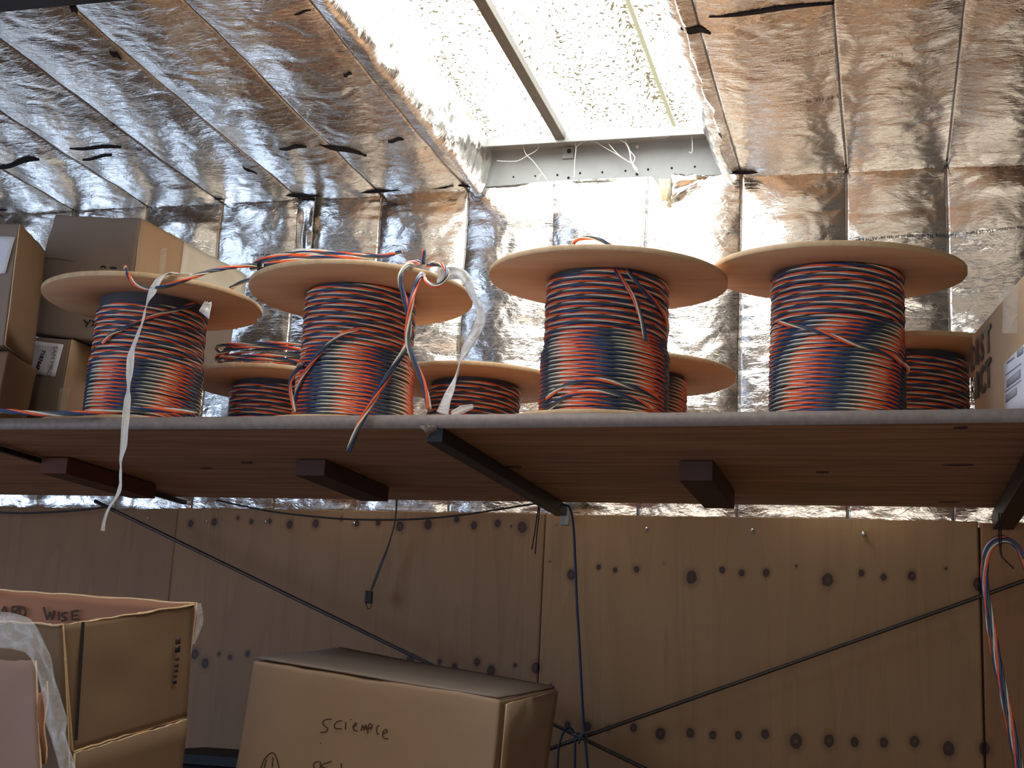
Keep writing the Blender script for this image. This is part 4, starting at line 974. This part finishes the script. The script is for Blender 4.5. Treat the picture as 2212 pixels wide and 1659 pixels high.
# ================================================================== RODS, ROPES, WIRES
rod = lambda a, b, lab: tag(tube('cross_rod', [a, b], .0058, M['rod'], None, 10, .1, spline=False), lab, 'steel rod', 'diagonal cross rods under the shelf')
rod(PY(205, 1082, 3.83), PY(1450, 1688, 3.83), 'steel cross rod sloping down to the right behind the Science carton')
rod(PY(1187, 1618, 3.815), PY(2400, 1188, 3.815), 'steel cross rod rising to the right across the pale plywood')
o = tube('hanging_rope', cpx([(1218, 1090, 3.85), (1230, 1095, 3.84), (1238, 1130, 3.83), (1242, 1200, 3.83), (1246, 1300, 3.83), (1252, 1400, 3.82), (1257, 1500, 3.82), (1262, 1580, 3.80), (1266, 1620, 3.80), (1273, 1700, 3.80)]), .0036, M['wire_navy'], None, 8)
tag(o, 'thin navy rope hanging from the bracket to the rod crossing', 'rope')
kn = thing('rope_lashing', 'grey-green cord lashed around the crossing of the two rods', 'lashing', PY(1255, 1590, 3.81))
for k_, pts in enumerate(([(1240, 1600, 3.80), (1262, 1582, 3.79), (1268, 1592, 3.80)], [(1236, 1585, 3.80), (1255, 1592, 3.79), (1270, 1604, 3.80)], [(1250, 1606, 3.80), (1256, 1590, 3.79), (1264, 1580, 3.80)], [(1254, 1600, 3.80), (1244, 1584, 3.79), (1262, 1586, 3.80)])):
    tube('cord_turn', cpx(pts), .0032, M['w_grey'], kn, 7, .004)
o = tube('blue_cord', cpx([(1203, 1700, 3.78), (1206, 1625, 3.78), (1213, 1592, 3.78), (1224, 1573, 3.79), (1234, 1574, 3.80), (1242, 1590, 3.80), (1242, 1640, 3.80), (1242, 1700, 3.80)]), .0032, M['wire_navy'], None, 8)
tag(o, 'blue-green cord looped over the rod left of the lashing', 'cord')
o = tube('sagging_wire', cpx([(-80, 1104, 3.85), (0, 1107, 3.85), (60, 1108, 3.85), (115, 1106, 3.85), (180, 1101, 3.85), (228, 1095, 3.85)]), .0035, M['wire_black'], None, 7)
tag(o, 'black wire sagging below the shelf at the far left', 'wire')
o = tube('sagging_wire', cpx([(470, 1081, 3.85), (520, 1092, 3.84), (580, 1104, 3.83), (650, 1113, 3.83), (740, 1121, 3.83), (840, 1123, 3.83), (920, 1120, 3.83), (1000, 1112, 3.83), (1080, 1100, 3.83), (1168, 1086, 3.84)]), .0028, M['wire_black'], None, 7)
tag(o, 'thin dark wire sagging from the shelf back to the centre bracket', 'wire')
tw = thing('twine_tails', 'two short black twine tails hanging beside the centre bracket', 'twine', PY(1163, 1090, 3.82))
tube('twine_tail', cpx([(1165, 1086, 3.82), (1161, 1110, 3.82), (1155, 1150, 3.82), (1149, 1187, 3.82)]), .0018, M['string'], tw, 6)
tube('twine_tail', cpx([(1163, 1086, 3.82), (1165, 1105, 3.82), (1160, 1150, 3.82), (1156, 1197, 3.82)]), .0018, M['string'], tw, 6)
ch = thing('clip_strap', 'thin dark strap with a black clip hanging against the plywood', 'strap', PY(796, 1290, 3.86))
ribbon('strap', cpx([(857, 1078, 3.86), (855, 1110, 3.86), (850, 1140, 3.86), (838, 1180, 3.86), (822, 1222, 3.86), (802, 1275, 3.86)]), [.006, .006, .006, .009, .009, .007], M['wire_black'], ch, [0, .5, .2, 0], wrinkle=.001)
pc = PY(797, 1292, 3.855)
hexa('clip', box8(pc[0] - .010, pc[0] + .010, 3.845, 3.862, pc[2] - .016, pc[2] + .022), M['clip'], ch, n=4, wob=.003, rnd=.006)
tube('clip_ring', [pc + [-.008, 0, -.016], pc + [-.002, 0, -.030], pc + [.007, 0, -.028], pc + [.010, 0, -.012]], .0014, M['clip'], ch, 6, .003)
# hank of cable hanging from the right bracket
hk = thing('cable_hank', 'hank of twisted cable hung by twine from the right bracket', 'cable hank', PY(2165, 1165, 3.25))
base = [(2203, 1700), (2196, 1640), (2180, 1560), (2163, 1480), (2149, 1410), (2137, 1340), (2128, 1275), (2126, 1225), (2133, 1188), (2150, 1168), (2172, 1164), (2192, 1178), (2208, 1202), (2222, 1240), (2240, 1300)]
for k_, (du, dv, dy, ph) in enumerate(((0, 0, 0, 0), (6, 5, .012, 1.5), (-4, -3, .014, 3.1), (7, 3, -.012, 4.4))):
    cable('cable_strand', [PY(u + du * (1 if v > 1300 or u > 2160 else .6), v + dv, 3.25 + dy) for u, v in base], hk, phase=ph, lay=.17, rc=.0030, r=.0027)
tube('tie_twine', cpx([(2158, 1108, 3.27), (2158, 1140, 3.26), (2158, 1165, 3.22), (2160, 1185, 3.22), (2161, 1196, 3.22), (2168, 1207, 3.22), (2190, 1228, 3.22)]), .0016, M['string'], hk, 6)
tube('tie_twine', cpx([(2163, 1108, 3.27), (2162, 1140, 3.26), (2163, 1166, 3.22), (2162, 1190, 3.22), (2166, 1206, 3.22)]), .0016, M['string'], hk, 6)

# ================================================================== FOIL DETAILS: folds, tape, gaps, printed lines
def warpwall(P):
    P = P.copy(); P[:, 1] = wall_y(P[:, 0], P[:, 2]) - .0022 + (P[:, 1] - P[:, 1].min()) * .2; return P
def wt(s, u, v, size, ang=math.pi):
    p = PY(u, v, 3.94); ex = np.array([math.cos(ang), 0, math.sin(ang)]); ey = np.array([-math.sin(ang), 0, math.cos(ang)])
    o = text_on('printed_text', s, size, p, ex, ey, M['ink'], None, warp=warpwall); o.parent = wall_back; return o
wt('Foil Facing  Flame Spread 25 or less per ASTM E-84', 2066, 501, .0135, math.pi + .02)
wt('Fiber Glass Insulation  FSK-25 Flame', 2245, 487, .0135, math.pi + .05)
wt('Flame Spread 25 or less per ASTM', 640, 546, .012, math.pi - .03)
# torn foil and glass wool under the beam
tf = thing('torn_insulation', 'tuft of yellow glass wool poking from the torn foil under the beam', 'insulation', PY(1437, 410, 3.93))
pts = [PY(u, v, 3.925) for u, v in ((1437, 435), (1430, 418), (1423, 395), (1426, 383), (1436, 390), (1447, 380), (1452, 388), (1446, 410))]
for k_ in range(3):
    tube('wool_tuft', [PY(1433 + 3 * k_, 434, 3.93), PY(1430 + 6 * k_, 412, 3.92), PY(1426 + 9 * k_, 388, 3.925)], .006, M['fibre'], tf, 8, .004)
fl = panel('foil_flap', [PY(1448, 432, 3.93), PY(1500, 400, 3.93), PY(1533, 382, 3.935), PY(1450, 376, 3.93)], (0, .001, 0), [M['foil_wall'], M['foil_wall']], tf, 14, .010, 4)
# folded-back tab of foil at the left of the wall
ft = panel('foil_tab', [PY(640, 545, 3.93), PY(672, 545, 3.925), PY(683, 418, 3.935), PY(643, 425, 3.94)], (0, .001, 0), [M['foil_wall'], M['foil_wall']], None, 16, .006, 9)
tag(ft, 'dark folded-over tab of foil facing left of the second spool', 'foil flap')
# cobwebs on the beam
cw = thing('cobweb', 'dusty cobwebs hanging from the eave beam below the skylight', 'cobweb', PY(1300, 320, 3.93))
def web(pts, r=.0011, y=3.93): tube('web_strand', [PY(u, v, y) for u, v in pts], r, M['web'], cw, 5, .008)
ZW = lambda pts: [(1000 + x * .2713, 240 + y * .2713) for x, y in pts]
for pts, r in (([(410, 155), (440, 200), (475, 265), (500, 340), (560, 400), (620, 480), (680, 560)], .0016), ([(220, 295), (300, 240), (390, 225), (415, 180)], .0014), ([(520, 150), (560, 240), (605, 280), (575, 320), (520, 350), (440, 395), (350, 400), (270, 395)], .0014),
               ([(870, 130), (890, 230), (900, 300), (890, 400), (885, 540)], .0016), ([(885, 200), (930, 190), (1060, 210), (1150, 200), (1230, 215), (1290, 205)], .0013), ([(1290, 203), (1450, 205), (1590, 212), (1700, 175), (1740, 110)], .0014),
               ([(1250, 100), (1280, 160), (1235, 210), (1300, 260), (1330, 330), (1340, 400), (1390, 470)], .0030), ([(1300, 100), (1290, 200), (1320, 300), (1370, 370), (1350, 430), (1400, 500)], .0020), ([(1160, 260), (1230, 340), (1290, 385), (1340, 415)], .0020),
               ([(900, 290), (960, 245), (1040, 240), (1120, 285), (1200, 330), (1280, 380)], .0012), ([(1750, 90), (1780, 160), (1820, 200), (1825, 330), (1800, 325)], .0016), ([(480, 270), (520, 220), (560, 180)], .0012), ([(1380, 160), (1420, 200), (1500, 207)], .0012), ([(600, 560), (610, 510), (640, 500)], .001)):
    web(ZW(pts), r * .8)

# dark pinched openings where the wall and ceiling facings meet
def gap(u0, u1, v, h, lab=None):
    y = 3.915; n = 9; V = []
    for t_ in np.linspace(0, 1, n):
        u = u0 + (u1 - u0) * t_; hh = h * math.sin(math.pi * (.04 + .92 * t_)) ** 1.3; vv = v[0] + (v[1] - v[0]) * t_
        V += [PY(u, vv - hh, y), PY(u, vv + hh, y), PY(u, vv - hh, y + .01), PY(u, vv + hh, y + .01)]
    f = []
    for k_ in range(n - 1):
        a_ = 4 * k_; b_ = a_ + 4; f += [(a_, b_, b_ + 1, a_ + 1), (a_ + 2, a_ + 3, b_ + 3, b_ + 2), (a_, a_ + 2, b_ + 2, b_), (a_ + 1, b_ + 1, b_ + 3, a_ + 3)]
    f += [(0, 1, 3, 2), (4 * n - 4, 4 * n - 2, 4 * n - 1, 4 * n - 3)]
    o = make_obj('seam_gap', np.array(V), f, M['dark_gap'], None, False); o.parent = wall_back; return o
for g_ in ((730, 865, (413, 411), 6), (240, 330, (430, 432), 6), (445, 500, (425, 427), 6), (600, 690, (420, 424), 5), (1780, 1870, (356, 352), 6), (1990, 2070, (346, 341), 6), (1575, 1650, (375, 371), 4), (90, 140, (440, 442), 5), (-20, 30, (450, 449), 6), (990, 1040, (402, 400), 4), (350, 450, (426, 425), 2), (870, 980, (410, 406), 1.2), (1660, 1780, (368, 358), 1.2), (1870, 1990, (351, 347), 1.2), (2075, 2212, (341, 333), 1.5)):
    gap(*g_)

def slit(u0, v0, u1, v1, h):
    n = 9; V = []
    for t_ in np.linspace(0, 1, n):
        u = u0 + (u1 - u0) * t_; v = v0 + (v1 - v0) * t_ + h * .6 * math.sin(t_ * 7); hh = h * math.sin(math.pi * (.04 + .92 * t_))
        for s_ in (-1, 1):
            p = PZ(u, v + s_ * hh, 1.535); z = float(roof_z(np.array([p[0]]), np.array([p[1]]))[0]) - .003; q = PZ(u, v + s_ * hh, z); V += [q, q + [0, 0, .006]]
    f = []
    for k_ in range(n - 1):
        a_ = 4 * k_; b_ = a_ + 4; f += [(a_, b_, b_ + 2, a_ + 2), (a_ + 1, a_ + 3, b_ + 3, b_ + 1), (a_, a_ + 1, b_ + 1, b_), (a_ + 2, b_ + 2, b_ + 3, a_ + 3)]
    f += [(0, 2, 3, 1), (4 * n - 4, 4 * n - 3, 4 * n - 1, 4 * n - 2)]
    o = make_obj('fold_slit', np.array(V), f, M['dark_gap'], None, False); o.parent = ceiling if u0 < 1300 else ceiling2
for s_ in ((603, 323, 662, 318, 3), (690, 313, 792, 337, 4), (838, 307, 872, 302, 3), (-10, 362, 85, 344, 6), (150, 322, 262, 319, 3), (178, 347, 242, 336, 2.5), (636, 33, 672, 22, 2), (236, 112, 262, 128, 5), (524, 362, 556, 376, 3), (1531, 38, 1802, 8, 4), (1470, 62, 1535, 72, 7), (150, 14, 168, 30, 6), (742, 165, 760, 160, 3)):
    slit(*s_)
def rt(s, u, v, size):
    p = PZ(u, v, 1.54)
    def wr(P):
        P = P.copy(); P[:, 2] = roof_z(P[:, 0], P[:, 1]) - .0022; return P
    o = text_on('printed_text', s, size, p, np.array([-1.0, .02, 0]), np.array([.02, 1.0, 0]), M['ink'], None, warp=wr, lift=0); o.parent = ceiling if u < 1300 else ceiling2
rt('Flame Spread 25 or less per ASTM', 345, 262, .012); rt('Glass Insulation FSK-25', 600, 262, .012); rt('per ASTM E-84', 790, 244, .012)
rt('Facing Flame Spread 25 or less', 1800, 112, .012); rt('E-84  FSK-25', 1812, 208, .016); rt('Insulation Flame Spread 25', 2020, 310, .012); rt('Foil Facing', 1950, 112, .012)
# move everything up so the floor lies at z = 0
for o in list(bpy.data.objects):
    if o.parent is None: o.location.z += EYE
bpy.context.view_layer.update()
